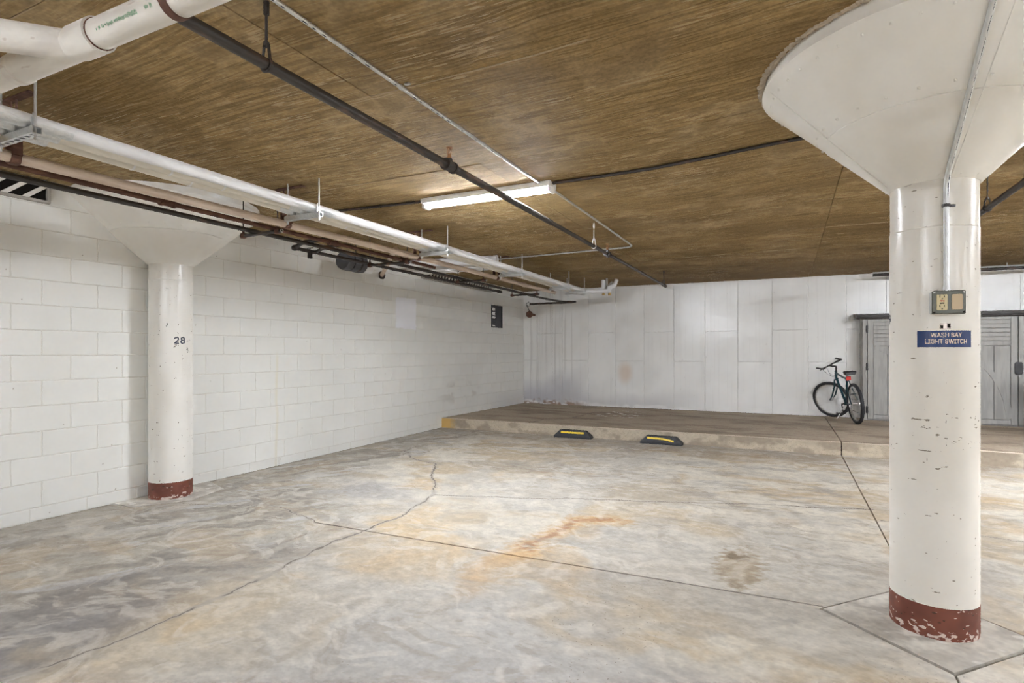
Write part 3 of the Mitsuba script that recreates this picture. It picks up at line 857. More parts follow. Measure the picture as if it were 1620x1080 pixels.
SXP, SZP, SRP = -1.85, 2.497, 0.0235
t = thing('sprinkler_pipe', 'dark iron sprinkler pipe crossing below the strip light towards the back wall', 'sprinkler pipe')
obj('pipe', tube([(SXP, -6.0, SZP), (SXP, 4.6, SZP)], SRP, 20), 'm_iron', t, smooth=True)
obj('thin_pipe', tube([(SXP, 4.55, SZP), (SXP, 9.85, SZP)], 0.0195, 18), 'm_iron', t, smooth=True)
for y, z0 in ((2.92, SZP), (6.33, SZP)):
    obj('tee', cat(tube([(SXP, y - 0.045, SZP), (SXP, y + 0.045, SZP)], 0.031, 16), band((SXP, y - 0.042, SZP), [0, 1, 0], 0.02, 0.036, 0.016), band((SXP, y + 0.042, SZP), [0, 1, 0], 0.02, 0.036, 0.016), tube([(SXP, y, SZP), (SXP, y, SZP + 0.045)], 0.019, 12)), 'm_iron', t)
    upright_head(SXP, y, SZP + 0.044, t)
obj('end_cap', tube([(SXP, 9.80, SZP), (SXP, 9.90, SZP)], 0.027, 14), 'm_iron', t)
for y in (1.57, 5.82, 9.72):
    clevis(SXP, y, SZP, SRP if y < 4 else 0.0195, t, 'm_iron' if y < 4 else 'm_galv' if y < 9 else 'm_iron')
t = thing('sprinkler_pipe', 'dark iron sprinkler pipe near the ceiling behind the free column on the right', 'sprinkler pipe')
X2 = 1.47
obj('pipe', tube([(X2, -6.0, 2.512), (X2, 9.8, 2.512)], 0.0235, 20), 'm_iron', t, smooth=True)
for y in (0.6, 5.72, 9.0):
    clevis(X2, y, 2.512, 0.0235, t)
t = thing('water_pipe', 'dark pipe with a grey conduit along the top of the back wall above the shed', 'pipe')
obj('pipe', tube([(1.35, 11.2, 2.655), (7.0, 11.2, 2.655)], 0.024, 16), 'm_iron', t, smooth=True)
obj('side_conduit', tube([(1.35, 11.24, 2.70), (7.0, 11.24, 2.70)], 0.012, 10), 'm_galv', t, smooth=True)
for x in (3.12, 5.4):
    obj('hanger_rod', cat(tube([(x, 11.2, 2.66), (x, 11.2, 2.745)], 0.006, 8), tube([(x, 11.2, 2.625), (x, 11.2, 2.69)], 0.012, 10)), 'm_galv', t)

# ------------------------------------------------------------------ the white pipe bundle on its trapeze hangers
PR, PZ = 0.0360, 2.5125
PX = (-3.402, -3.508, -3.618)
names = ('white insulated pipe nearest the light in the bundle of three along the block wall', 'middle white insulated pipe of the bundle of three along the block wall', 'white insulated pipe nearest the block wall in the bundle of three')
for x, lb, ye in zip(PX, names, (10.02, 10.02, 10.02)):
    t = thing('white_pipe', lb, 'pipe')
    pts = [(x, y, PZ) for y in (-5.0, 0.0, 5.0, ye)]
    obj('pipe', tube(pts, PR, 22), 'm_insul' if x > -3.45 else 'm_insul_shaded', t, smooth=True)
    for y in (0.35, 2.25, 2.62, 4.1, 6.2, 6.55, 8.3):
        obj('wrap_joint', band((x, y + (x + 3.5) * 1.5, PZ), [0, 1, 0], PR - 0.002, PR + 0.0016, 0.012), 'm_insul', t)
ord_ = ['nearest the camera', 'second from the camera', 'third from the camera', 'fourth from the camera', 'fifth from the camera', 'farthest from the camera']
HY = (1.46, 3.345, 5.245, 7.20, 9.12, 9.95)
for hy, o in zip(HY, ord_):
    t = thing('trapeze_hanger', f'galvanized strut hanger with threaded rods under the white pipes, {o}', 'pipe hanger', 'strut hangers under the white pipes')
    z0, z1 = 2.436, 2.471
    s = 0.0035
    strut = cat(bx(-3.712, -3.325, hy - 0.0205, hy - 0.0205 + s, z0, z1), bx(-3.712, -3.325, hy + 0.0205 - s, hy + 0.0205, z0, z1), bx(-3.712, -3.325, hy - 0.0205, hy + 0.0205, z1 - s, z1))
    bars = [bx(x0, x0 + 0.022, hy - 0.0205, hy + 0.0205, z0, z0 + s) for x0 in np.arange(-3.712, -3.33, 0.0515)]
    side = [bx(-3.712, -3.325, hy - 0.0205, hy - 0.010, z0, z0 + s), bx(-3.712, -3.325, hy + 0.010, hy + 0.0205, z0, z0 + s)]
    obj('strut', cat(strut, bars, side), 'm_galv', t, smooth=False)
    for rx in (-3.345, -3.690):
        obj('threaded_rod', cat(tube([(rx, hy, z0 - 0.03), (rx, hy, 2.745)], 0.0062, 10), tube([(rx, hy, z0 - 0.012), (rx, hy, z0)], 0.011, 6), tube([(rx, hy, z1), (rx, hy, z1 + 0.012)], 0.011, 6)), 'm_galv', t)
    for x, L in zip(PX, (0.18, 0.17, 0.165)):
        a = np.linspace(math.radians(195), math.radians(345), 17)
        r0, r1 = PR + 0.0025, PR + 0.0045
        poly = Polygon([(r1 * math.cos(v), r1 * math.sin(v)) for v in a] + [(r0 * math.cos(v), r0 * math.sin(v)) for v in a[::-1]])
        m = trimesh.creation.extrude_polygon(poly, 2 * L, engine='earcut')
        m.apply_transform(np.array([[1, 0, 0, x], [0, 0, -1, hy + L], [0, 1, 0, PZ], [0, 0, 0, 1]], float))
        obj('saddle', m, 'm_galv', t)
        for s2 in (-1, 1):
            b = x + s2 * 0.040
            obj('clamp', cat(bx(b - 0.002, b + 0.002, hy - 0.012, hy + 0.012, z1, PZ + 0.01), tube([(b, hy, PZ + 0.004), (b, hy, PZ + 0.034)], 0.004, 6)), 'm_galv', t)

# the far end: branch stubs with brass ends
t = thing('pipe_manifold', 'white pipe branch with two brass-ended drop stubs at the far end of the white pipes', 'pipe fitting')
obj('branch_pipe', tube(arc_pts([(-3.402, 9.98, PZ), (-3.402, 10.22, PZ + 0.01), (-3.06, 10.22, PZ + 0.015)], 0.10, 6), 0.041, 18), 'm_insul', t, smooth=True)
obj('branch_pipe', tube(arc_pts([(-3.508, 9.98, PZ), (-3.508, 10.12, PZ - 0.01), (-3.44, 10.14, PZ - 0.06), (-3.36, 10.12, PZ - 0.02), (-2.92, 10.12, PZ - 0.02)], 0.04, 5), 0.034, 16), 'm_insul', t, smooth=True)
for x, y, z0, z1 in ((-3.06, 10.22, 2.475, 2.705), (-2.917, 10.13, 2.455, 2.575)):
    st2 = obj('stub', tube([(x, y, z0), (x, y, z1)], 0.042, 18), 'm_insul', t)
    obj('brass_end', cat(tube([(x, y, z0 - 0.022), (x, y, z0)], 0.024, 12), tube([(x, y, z0 - 0.052), (x, y, z0 - 0.022)], 0.032, 8)), 'm_brass', st2)
obj('elbow', tube(arc_pts([(-2.92, 10.14, 2.55), (-2.83, 10.17, 2.585), (-2.80, 10.20, 2.70)], 0.05, 5), 0.036, 16), 'm_insul', t, smooth=True)
obj('valve', cat(tube([(-3.01, 10.2, 2.53), (-2.88, 10.2, 2.66)], 0.026, 10), tube([(-2.99, 10.2, 2.60), (-2.99, 10.2, 2.735)], 0.02, 10)), 'm_vent', t)

# ------------------------------------------------------------------ tan drain pipe, brown pipe, black pipes left of the bundle
TX, TR = -3.80, 0.0310


def tz(y):
    return H + 0.2802 * 3.80 + 0.026 * min(max((y - 1.5) / 3.0, 0), 1)


t = thing('tan_pipe', 'tan painted drain pipe hanging below the white pipe bundle', 'pipe')
ys = np.linspace(-5.0, 9.6, 12)
obj('pipe', tube([(TX, y, tz(y)) for y in ys], TR, 22), 'm_tan', t, smooth=True)
for y in (1.0, 4.93, 5.06, 8.25):
    obj('coupling', band((TX, y, tz(y)), [0, 1, 0], TR - 0.002, TR + 0.005, 0.09), 'm_tan', t)
wy0 = (TX, 4.93, tz(4.9))
wy1 = (-5.385, 6.63, 2.492)
br = obj('branch', tube([wy0, (TX - 0.07, 5.005, tz(4.9) + 0.045), (-3.97, 5.12, 2.512), (-4.35, 5.53, 2.515), wy1], 0.029, 18), 'm_tan', t, smooth=True)
obj('coupling', band((-3.90, 5.04, 2.485), [-1, 1.0, 0.55], 0.026, 0.035, 0.07), 'm_tan', t)
obj('wall_flange', band((-5.372, 6.62, 2.494), [1, 0, 0], 0.025, 0.058, 0.03), 'm_iron', br)
for y, lb in ((1.56, 'nearest the camera'), (3.43, 'second from the camera'), (5.32, 'third from the camera'), (7.28, 'farthest from the camera')):
    h = thing('pipe_hanger', f'rusty strap hanger around the tan pipe, {lb}', 'pipe hanger', 'rusty hangers of the tan pipe')
    z = tz(y)
    a = np.linspace(math.radians(-15), math.radians(195), 22)
    for dy in (0.0,):
        prof = [(TX - 0.030, z + 0.115), (TX - 0.046, z + 0.06)] + [(TX - (TR + 0.005) * math.cos(v), z - (TR + 0.005) * math.sin(v)) for v in a] + [(TX + 0.046, z + 0.06), (TX + 0.030, z + 0.115)]
        m = cat([cbox(min(p[0], q2[0]) - 0.003, max(p[0], q2[0]) + 0.003, y - 0.022, y + 0.022, min(p[1], q2[1]) - 0.003, max(p[1], q2[1]) + 0.003, 0.001) for p, q2 in zip(prof[:-1], prof[1:])])
    obj('strap', m, 'm_rust', h)
    for rx in (TX - 0.03, TX + 0.03):
        obj('rod', tube([(rx, y, z + 0.10), (rx, y, 2.735)], 0.006, 8), 'm_rust', h)
    obj('ceiling_plate', cbox(-3.92, -3.60, y - 0.022, y + 0.022, 2.733, 2.745, 0.003), 'm_rust', h)

BXP = -4.02
t = thing('brown_pipe', 'rust-brown iron pipe running beside the tan pipe along the block wall', 'pipe')
zb_ = H + 0.2685 * 4.02
obj('pipe', tube([(BXP, -5.0, zb_), (BXP, 6.0, zb_)], 0.0185, 18), 'm_rust', t, smooth=True)
for y in (2.55, 4.20, 5.35):
    obj('coupling', cat(tube([(BXP, y - 0.05, zb_), (BXP, y + 0.05, zb_)], 0.025, 14), band((BXP, y - 0.045, zb_), [0, 1, 0], 0.015, 0.030, 0.02), band((BXP, y + 0.045, zb_), [0, 1, 0], 0.015, 0.030, 0.02)), 'm_rust', t)
KX = -4.28
zk = H + 0.2525 * 4.28
t = thing('black_pipe', 'long black pipe running along the block wall and curving round at the back corner', 'pipe')
pts = [(KX, -5.0, zk), (KX, 1.0, zk), (KX, 5.0, zk), (KX, 8.4, zk - 0.010), (KX, 9.4, zk - 0.018), (KX + 0.01, 10.2, zk - 0.024), (KX + 0.06, 10.75, zk - 0.028), (KX + 0.16, 11.05, zk - 0.03), (KX + 0.30, 11.13, zk - 0.03), (-3.93, 11.14, zk - 0.03)]
from scipy.interpolate import CubicSpline
sarc = np.concatenate([[0], np.cumsum(np.linalg.norm(np.diff(np.array(pts), axis=0), axis=1))])
cs = CubicSpline(sarc, np.array(pts))
fine_s = np.concatenate([np.linspace(0, sarc[3], 20)[:-1], np.linspace(sarc[3], sarc[-1], 40)])
obj('pipe', tube(cs(fine_s), 0.0205, 16), 'm_iron', t, smooth=True)
t = thing('corner_pipe', 'short black pipe across the back corner with a rusty round cap', 'pipe')
zq = 2.403
obj('pipe', tube([(-5.02, 11.20, zq), (-4.02, 11.18, zq)], 0.020, 14), 'm_iron', t, smooth=True)
obj('hook', cat(ring((-4.12, 11.182, zq + 0.012), [1, 0, 0], 0.034, 0.005), tube([(-4.12, 11.182, zq + 0.045), (-4.12, 11.182, 2.745)], 0.005, 8)), 'm_galv', t)
obj('hook', cat(ring((-5.05, 11.20, zq), [0, 1, 0], 0.045, 0.005), tube([(-5.09, 11.20, zq - 0.03), (-5.10, 11.36, zq - 0.13)], 0.010, 8)), 'm_iron', t)
obj('round_cap', cat(align(lathe([(0, -0.02), (0.068, -0.02), (0.076, -0.012), (0.076, 0.018), (0.068, 0.028), (0, 0.032)], 32), (-5.126, 11.42, 2.195), (-4.7, 10.2, 2.15)), tube([(-5.126, 11.42, 2.195), (-5.126, 11.685, 2.195)], 0.03, 12)), 'm_rust', t, label='round rust-brown end cap')

# second, lower black pipe that branches off the brown pipe
t = thing('branch_pipe', 'dark iron branch pipe with an elbow and a black drain valve', 'pipe')
zl = H + 0.2360 * 4.58
lp = arc_pts([(BXP - 0.02, 4.20, zb_ + 0.01), (-4.14, 4.205, 2.482), (-4.42, 4.22, 2.482), (-4.58, 4.23, zl), (-4.58, 8.9, zl - 0.005)], 0.04, 6)
obj('pipe', tube(lp, 0.0195, 14), 'm_iron', t, smooth=True)
obj('elbow', ball((-4.575, 4.235, zl), 0.032, 2), 'm_iron', t, smooth=True)
obj('cross_pipe', tube([(-4.58, 4.52, zl), (-4.42, 4.52, 2.480), (-4.14, 4.515, 2.480), (BXP - 0.01, 4.51, zb_ + 0.01)], 0.0175, 12), 'm_iron', t, smooth=True)
obj('drain_valve', cat(tube([(-4.58, 4.45, zl), (-4.58, 4.45, zl - 0.075)], 0.026, 12), tube([(-4.62, 4.45, zl + 0.034), (-4.54, 4.45, zl + 0.034)], 0.006, 8), tube([(-4.58, 4.45, zl), (-4.58, 4.45, zl + 0.036)], 0.006, 8)), 'm_black_plastic', t)
obj('end_cap', tube([(-4.58, 8.85, zl - 0.005), (-4.58, 8.95, zl - 0.005)], 0.027, 12), 'm_iron', t)

# small tube trapezes carrying the black and brown pipes
for y, o, xl, xr in ((3.46, 'beside the wall column capital', -4.40, -3.89), (5.31, 'second from the camera', -4.52, -3.89), (7.14, 'third from the camera', -4.40, -3.89), (9.10, 'nearest the back wall', -4.46, -3.89)):
    h = thing('tube_hanger', f'dark tube on rods under the black pipe, {o}', 'pipe hanger', 'dark tube hangers of the black pipe')
    z = zk - 0.038 if y < 8 else zk - 0.058
    obj('cross_tube', cat(tube([(xl, y, z), (xr, y, z)], 0.0155, 14)), 'm_iron', h)
    for xx in (xl + 0.03, xr - 0.05):
        obj('rod', tube([(xx, y, z - 0.02), (xx, y, 2.745)], 0.0055, 8), 'm_iron', h)
        obj('clamp', cat(cbox(xx - 0.024, xx + 0.024, y - 0.018, y + 0.018, z - 0.022, z + 0.022, 0.005), tube([(xx, y, z + 0.02), (xx, y, z + 0.055)], 0.011, 8)), 'm_rust', h)
    obj('tube_end', ring((xr + 0.001, y, z), [1, 0, 0], 0.013, 0.0036), 'm_steel', h)

# fat black insulation and a white stub above the lower pipe
t = thing('insulated_pipe', 'thick dark grey insulated pipe end with a white pipe stub, high on the block wall', 'pipe')
obj('insulation', tube([(-4.86, 5.24, 2.475), (-4.86, 5.27, 2.475), (-4.86, 5.58, 2.475)], [0.105, 0.115, 0.115], 28), 'm_dark_insul', t)
obj('stub', tube([(-4.90, 5.57, 2.44), (-4.90, 5.80, 2.44)], 0.056, 20), 'm_insul', t)
obj('hanger', cat(tube([(-4.86, 5.48, 2.475), (-4.86, 5.48, 2.745)], 0.006, 8), band((-4.86, 5.48, 2.475), [0, 1, 0], 0.112, 0.117, 0.03)), 'm_iron', t)
obj('seam_band', band((-4.86, 5.35, 2.475), [0, 1, 0], 0.112, 0.118, 0.02), 'm_black_plastic', t)

# white pipes crossing above the bundle
t = thing('cross_pipe', 'white pipe crossing just under the ceiling above the bundle with a capped right end', 'pipe')
obj('pipe', tube([(-5.38, 6.80, 2.672), (-3.70, 7.06, 2.672)], 0.056, 22), 'm_insul', t, smooth=35)
obj('end_cap', align(lathe([(0, -0.02), (0.062, -0.02), (0.064, 0.025), (0.058, 0.03), (0, 0.03)], 26), (-3.70, 7.06, 2.672), (-3.0, 7.168, 2.672)), 'm_insul', t)
t = thing('cross_duct', 'flat white duct under the ceiling between the block wall and the white pipes', 'duct')
obj('duct', cbox(-5.38, -3.98, 7.20, 7.50, 2.60, 2.735, 0.006), 'm_white_metal', t)
obj('flange', cbox(-4.62, -4.58, 7.18, 7.52, 2.585, 2.742, 0.004), 'm_white_metal', t)

# ------------------------------------------------------------------ big white drain pipe, upper left
DY, DZ, DR = 1.075, H + 0.985 * 1.075, 0.0475
t = thing('drain_pipe', 'large off-white drain pipe with a branch fitting crossing the upper left corner', 'drain pipe')
obj('pipe', tube([(-2.06, DY, DZ), (0.9, DY, DZ)], DR, 36), 'm_drain', t, smooth=True)
obj('pipe', tube(arc_pts([(-3.26, DY, 2.745), (-3.26, DY, DZ), (-2.5, DY, DZ)], 0.12, 8), DR, 36), 'm_drain', t, smooth=True)
fit = obj('branch_fitting', cat(tube([(-2.60, DY, DZ), (-2.56, DY, DZ), (-2.555, DY, DZ), (-2.18, DY, DZ), (-2.175, DY, DZ), (-2.055, DY, DZ), (-2.052, DY, DZ)], [0.054, 0.0555, 0.051, 0.051, 0.0565, 0.0565, 0.050], 36),
          tube([(-2.22, DY, DZ), (-2.80, DY - 0.58, DZ + 0.01)], 0.0515, 30)), 'm_drain', t, label='branch fitting where a second pipe joins')
obj('gasket', ring((-2.050, DY, DZ), [1, 0, 0], DR + 0.001, 0.0022, 40), 'm_rust', t)
obj('branch_pipe', tube(arc_pts([(-2.75, DY - 0.53, DZ + 0.01), (-3.22, DY - 1.0, DZ + 0.02), (-3.22, DY - 1.0, 2.745)], 0.12, 8), DR, 30), 'm_drain', t, smooth=True)
cx = -1.652
obj('hanger_band', cat(band((cx, DY, DZ), [1, 0, 0], DR - 0.001, DR + 0.004, 0.030, 40), tube([(cx, DY - DR - 0.006, DZ - 0.01), (cx, DY - DR - 0.004, 2.745)], 0.006, 8), tube([(cx, DY + DR + 0.006, DZ - 0.01), (cx, DY + DR + 0.004, 2.745)], 0.006, 8)), 'm_rust', t, label='rust-brown hanger band')
ink = []
rg = random.Random(8)
for x in np.concatenate([np.arange(-1.99, -1.775, 0.0062), np.arange(-1.735, -1.70, 0.006)]):
    if rg.random() < 0.85:
        a0 = math.radians(205 + rg.uniform(-2, 2))
        da = math.radians(rg.uniform(7, 15))
        rr = DR + 0.0007
        ps = [(x + rg.uniform(0, 0.002), DY + rr * math.cos(a0 + s * da) , DZ + rr * math.sin(a0 + s * da)) for s in (-0.5, 0, 0.5)]
        ink.append(tube(ps, 0.0011, 5))
obj('print_mark', cat(ink), 'm_green_ink', t, kind='stuff', label='green printed marking')

# ------------------------------------------------------------------ wall vents, patch, dark box on the block wall


def vent(label, y0, y1, z0, z1, n, slant):
    t = thing('wall_vent', label, 'vent')
    x = XL
    obj('backing', bx(x, x + 0.004, y0, y1, z0, z1), 'm_void', t, smooth=False)
    w = 0.022
    fr = cat(cbox(x, x + 0.035, y0, y1, z0, z0 + w, 0.002), cbox(x, x + 0.035, y0, y1, z1 - w, z1, 0.002), cbox(x, x + 0.035, y0, y0 + w, z0 + w, z1 - w, 0.002), cbox(x, x + 0.035, y1 - w, y1, z0 + w, z1 - w, 0.002))
    obj('frame', fr, 'm_vent', t, smooth=False)
    p = (y1 - y0 - 2 * w) / n
    for i in range(n):
        yc = y0 + w + (i + 0.5) * p
        dz = (z1 - z0 - 2 * w)
        s = slant * 0.5
        wd = 0.34 * p if slant else 0.42 * p
        v = []
        for xx in (x + 0.008, x + 0.026):
            v += [(xx, yc - s - wd / 2, z0 + w), (xx, yc - s + wd / 2, z0 + w), (xx, yc + s + wd / 2, z1 - w), (xx, yc + s - wd / 2, z1 - w)]
        obj('slat', trimesh.Trimesh(np.array(v)).convex_hull, 'm_slat', t, smooth=False)


vent('slatted white air vent high on the block wall left of the wall column', 1.33, 2.445, 2.555, 2.735, 8, 0.16)
vent('long louvred air vent high on the block wall near the back corner', 7.64, 10.06, 2.565, 2.705, 25, 0.035)
rs = np.random.default_rng(5)
edge = lambda a, b, n: [np.array(a) + (np.array(b) - np.array(a)) * s for s in np.linspace(0, 1, n, endpoint=False)]
ol = np.array(edge((6.975, 1.728), (7.50, 1.716), 18) + edge((7.50, 1.716), (7.495, 2.222), 14) + edge((7.495, 2.222), (6.975, 2.196), 18) + edge((6.975, 2.196), (6.975, 1.728), 14))
ol += rs.normal(0, 0.006, ol.shape)
m = trimesh.creation.extrude_polygon(Polygon(ol).buffer(0), 0.0018, engine='earcut')
m.apply_transform(np.array([[0, 0, 1, XL], [1, 0, 0, 0], [0, 1, 0, 0], [0, 0, 0, 1]], float))
tag(obj('paint_patch', m, 'm_patch', smooth=False), 'bluish-white rectangular paint patch on the block wall', 'paint patch')
t = thing('wall_opening', 'dark metal-framed opening in the block wall near the back corner', 'wall opening')
y0, y1, z0, z1 = 10.10, 10.575, 1.858, 2.322
x = XL
obj('backing', bx(x, x + 0.005, y0, y1, z0, z1), 'm_box_metal', t, smooth=False)
obj('frame', cat(cbox(x, x + 0.02, y0, y1, z0, z0 + 0.02, 0.002), cbox(x, x + 0.02, y0, y1, z1 - 0.02, z1, 0.002), cbox(x, x + 0.02, y0, y0 + 0.02, z0, z1, 0.002), cbox(x, x + 0.02, y1 - 0.02, y1, z0, z1, 0.002)), 'm_box_metal', t, smooth=False)
obj('divider', cbox(x + 0.004, x + 0.016, y0 + 0.19, y0 + 0.215, z0 + 0.02, z1 - 0.02, 0.002), 'm_box_metal', t, smooth=False)
for i, zz in enumerate((1.93, 2.02, 2.10, 2.19)):
    obj('bar', cbox(x + 0.004, x + 0.014, y0 + 0.02, y1 - 0.02, zz, zz + 0.014, 0.002), 'm_box_metal', t, smooth=False)
for zz, hh in ((1.885, 0.025), (2.045, 0.045), (2.115, 0.065), (2.205, 0.06)):
    obj('painted_reflection', cbox(x + 0.005, x + 0.007, y0 + 0.035, y0 + 0.165, zz, zz + hh, 0.0006), 'm_white_metal', t, smooth=False, label='pale strip painted as a reflection between the bars')  # pale reflections at the left of the opening, painted as thin strips

# ------------------------------------------------------------------ wheel stops


def wheel_stop(xc, yc, label, bent, rot):
    t = thing('wheel_stop', label, 'wheel stop', 'black rubber wheel stops at the kerb')
    L, Wd, Hh = 0.585, 0.155, 0.115
    zf = float(floor_z(yc))
    M = T().translate([xc, yc, zf]).rotate([0, 0, 1], rot)
    Mn = np.array(M.matrix, float)
    v = [(-L / 2, -Wd / 2, 0), (L / 2, -Wd / 2, 0), (L / 2, Wd / 2, 0), (-L / 2, Wd / 2, 0),
         (-L / 2, -Wd / 2, 0.030), (L / 2, -Wd / 2, 0.030), (L / 2, Wd / 2, 0.030), (-L / 2, Wd / 2, 0.030),
         (-L / 2 + 0.09, -0.045, Hh), (L / 2 - 0.09, -0.045, Hh), (L / 2 - 0.09, 0.045, Hh), (-L / 2 + 0.09, 0.045, Hh)]
    body = trimesh.Trimesh(np.array(v)).convex_hull
    body.apply_transform(Mn)
    obj('body', body, 'm_rubber', t, smooth=False)
    # the yellow stripe on the sloping front face
    nrm = np.array([0, -(Hh - 0.03), (Wd / 2 - 0.045)])
    nrm /= np.linalg.norm(nrm)
    nrm = np.array([0, nrm[1], nrm[2]])
    f = lambda u, s: np.array([u, -Wd / 2 + (Wd / 2 - 0.045) * s, 0.03 + (Hh - 0.03) * s])
    line = [(-0.185, 0.62), (0.185, 0.62)] if not bent else [(-0.195, 0.66), (0.03, 0.60), (0.09, 0.48), (0.185, 0.30)]
    parts = []
    for (u0, s0), (u1, s1) in zip(line[:-1], line[1:]):
        q = [f(u0, s0 - 0.15), f(u1, s1 - 0.15), f(u1, s1 + 0.15), f(u0, s0 + 0.15)]
        parts.append(trimesh.Trimesh(np.array([p - nrm * 0.002 for p in q] + [p + nrm * 0.003 for p in q])).convex_hull)
    m = cat(parts)
    m.apply_transform(Mn)
    obj('reflective_stripe', m, 'm_yellow', t, smooth=False, label='yellow stripe')


wheel_stop(-2.925, 8.172, 'left black rubber wheel stop with a straight yellow stripe at the kerb', False, 1.5)
wheel_stop(-1.585, 8.165, 'right black rubber wheel stop with a bent peeling yellow stripe at the kerb', True, -1.0)

# ------------------------------------------------------------------ storage shed
t = thing('storage_shed', 'grey resin storage shed with a black lid and arched door panels', 'storage shed')
YS = 11.30
zs = float(plat_z(11.3))
XS0, XS1 = 1.215, 5.33
body = cat(bx(XS0, XS0 + 0.03, YS, YB - 0.012, zs, 1.92), bx(XS1 - 0.03, XS1, YS, YB - 0.012, zs, 1.92), bx(XS0, XS1, YB - 0.03, YB - 0.012, zs, 1.92), bx(XS0, XS1, YS + 0.03, YB - 0.03, zs, zs + 0.03))
obj('body', body, 'm_shed', t, smooth=False)
for z in np.arange(1.52, 1.90, 0.062):
    obj('side_slat', cbox(XS0 - 0.006, XS0 + 0.002, YS + 0.06, YB - 0.05, z, z + 0.054, 0.003), 'm_shed', t, smooth=False)
obj('side_rail', cbox(XS0 - 0.006, XS0 + 0.002, YS + 0.06, YB - 0.05, 1.44, 1.51, 0.003), 'm_shed', t, smooth=False)
v = np.array([(XS0 - 0.10, YS - 0.05, 1.925), (XS1 + 0.1, YS - 0.05, 1.925), (XS0 - 0.10, YB - 0.012, 1.955), (XS1 + 0.1, YB - 0.012, 1.955), (XS0 - 0.10, YS - 0.055, 1.99), (XS1 + 0.1, YS - 0.055, 1.99), (XS0 - 0.10, YB - 0.012, 2.03), (XS1 + 0.1, YB - 0.012, 2.03)])
roof = obj('roof', trimesh.Trimesh(v).convex_hull, 'm_shed_roof', t, smooth=False, label='black lid roof')
obj('roof_lip', tube([(XS0 - 0.09, YS - 0.052, 1.935), (XS1 + 0.09, YS - 0.052, 1.935)], 0.018, 12), 'm_shed_roof', roof)
hinge_post = obj('post', cbox(XS0, XS0 + 0.065, YS - 0.004, YS + 0.03, zs, 1.92, 0.004), 'm_shed', t, smooth=False)


def strip(pts, w, y0, y1):
    g = LineString(pts).buffer(w / 2, cap_style=2, join_style=1)
    m = trimesh.creation.extrude_polygon(g, y1 - y0, engine='earcut')
    m.apply_transform(np.array([[1, 0, 0, 0], [0, 0, -1, y1], [0, 1, 0, 0], [0, 0, 0, 1]], float))
    return m


def door(x0, x1, arc, flip=False):
    d = obj('door', bx(x0, x1, YS + 0.014, YS + 0.028, zs + 0.025, 1.915), 'm_shed', t, smooth=False)
    fw = 0.085
    za, zb2 = zs + 0.025, 1.915
    for (a, b, c, e) in ((x0, x0 + fw, za, zb2), (x1 - fw, x1, za, zb2), (x0 + fw, x1 - fw, zb2 - 0.05, zb2), (x0 + fw, x1 - fw, za, za + 0.075), (x0 + fw, x1 - fw, 1.455, 1.53)):
        obj('rail', cbox(a + 0.001, b - 0.001, YS - 0.016, YS + 0.014, c + 0.002, e - 0.002, 0.003), 'm_shed', d, smooth=False)
    for z in np.linspace(1.532, 1.803, 5):
        obj('louvre', cbox(x0 + fw + 0.002, x1 - fw - 0.002, YS - 0.011, YS + 0.014, z, z + 0.060, 0.004), 'm_shed', d, smooth=False)
    n = 4
    w = (x1 - x0 - 2 * fw) / n
    for i in range(n):
        obj('plank', cbox(x0 + fw + i * w + 0.004, x0 + fw + (i + 1) * w - 0.004, YS - 0.008, YS + 0.014, za + 0.077, 1.453, 0.003), 'm_shed', d, smooth=False)
    obj('arch', strip(arc, 0.075, YS - 0.019, YS - 0.004), 'm_shed', d, smooth=False)
    return d


def qarc(x0, z0, x1, z1, n=14):
    """A quarter ellipse that starts flat-ish at (x0, z0) and ends upright at (x1, z1)."""
    a = np.linspace(0.42, math.pi / 2, n)
    cxa = [math.sin(v) for v in a]
    cza = [math.cos(v) for v in a]
    return [(x0 + (x1 - x0) * (sx - cxa[0]) / (1 - cxa[0]), z1 + (z0 - z1) * cz / cza[0]) for sx, cz in zip(cxa, cza)]


door(1.285, 2.27, qarc(1.40, 1.44, 2.16, 0.31))
d2 = door(2.28, 3.275, qarc(2.46, 1.44, 3.165, 0.31))
door(3.285, 4.28, [(5.44 + 1.12 - a - 0.0, b) for a, b in qarc(2.46, 1.44, 3.165, 0.31)])
door(4.29, 5.27, [(6.545 - a, b) for a, b in qarc(1.40, 1.44, 2.16, 0.31)])
for z in (1.76, 1.12, 0.38):
    obj('hinge', cbox(1.262, 1.292, YS - 0.020, YS - 0.003, z - 0.075, z + 0.045, 0.003), 'm_black_plastic', t, smooth=False)
pts = [(3.28 + 0.042 * math.cos(a), 0.062 * math.sin(a)) for a in np.linspace(-math.pi / 2, math.pi / 2, 3)]
hp = Polygon([(-0.042, -0.065), (-0.03, -0.09), (0.03, -0.09), (0.042, -0.065), (0.042, 0.065), (0.03, 0.09), (-0.03, 0.09), (-0.042, 0.065)]).buffer(0.006)
m = trimesh.creation.extrude_polygon(hp, 0.035, engine='earcut')
m.apply_transform(np.array([[1, 0, 0, 3.28], [0, 0, -1, YS - 0.015], [0, 1, 0, 1.10], [0, 0, 0, 1]], float))
hd = obj('handle', m, 'm_black_plastic', t)
obj('latch', cat(ring((3.28, YS - 0.04, 0.985), [0, 1, 0], 0.012, 0.004)), 'm_steel', hd)

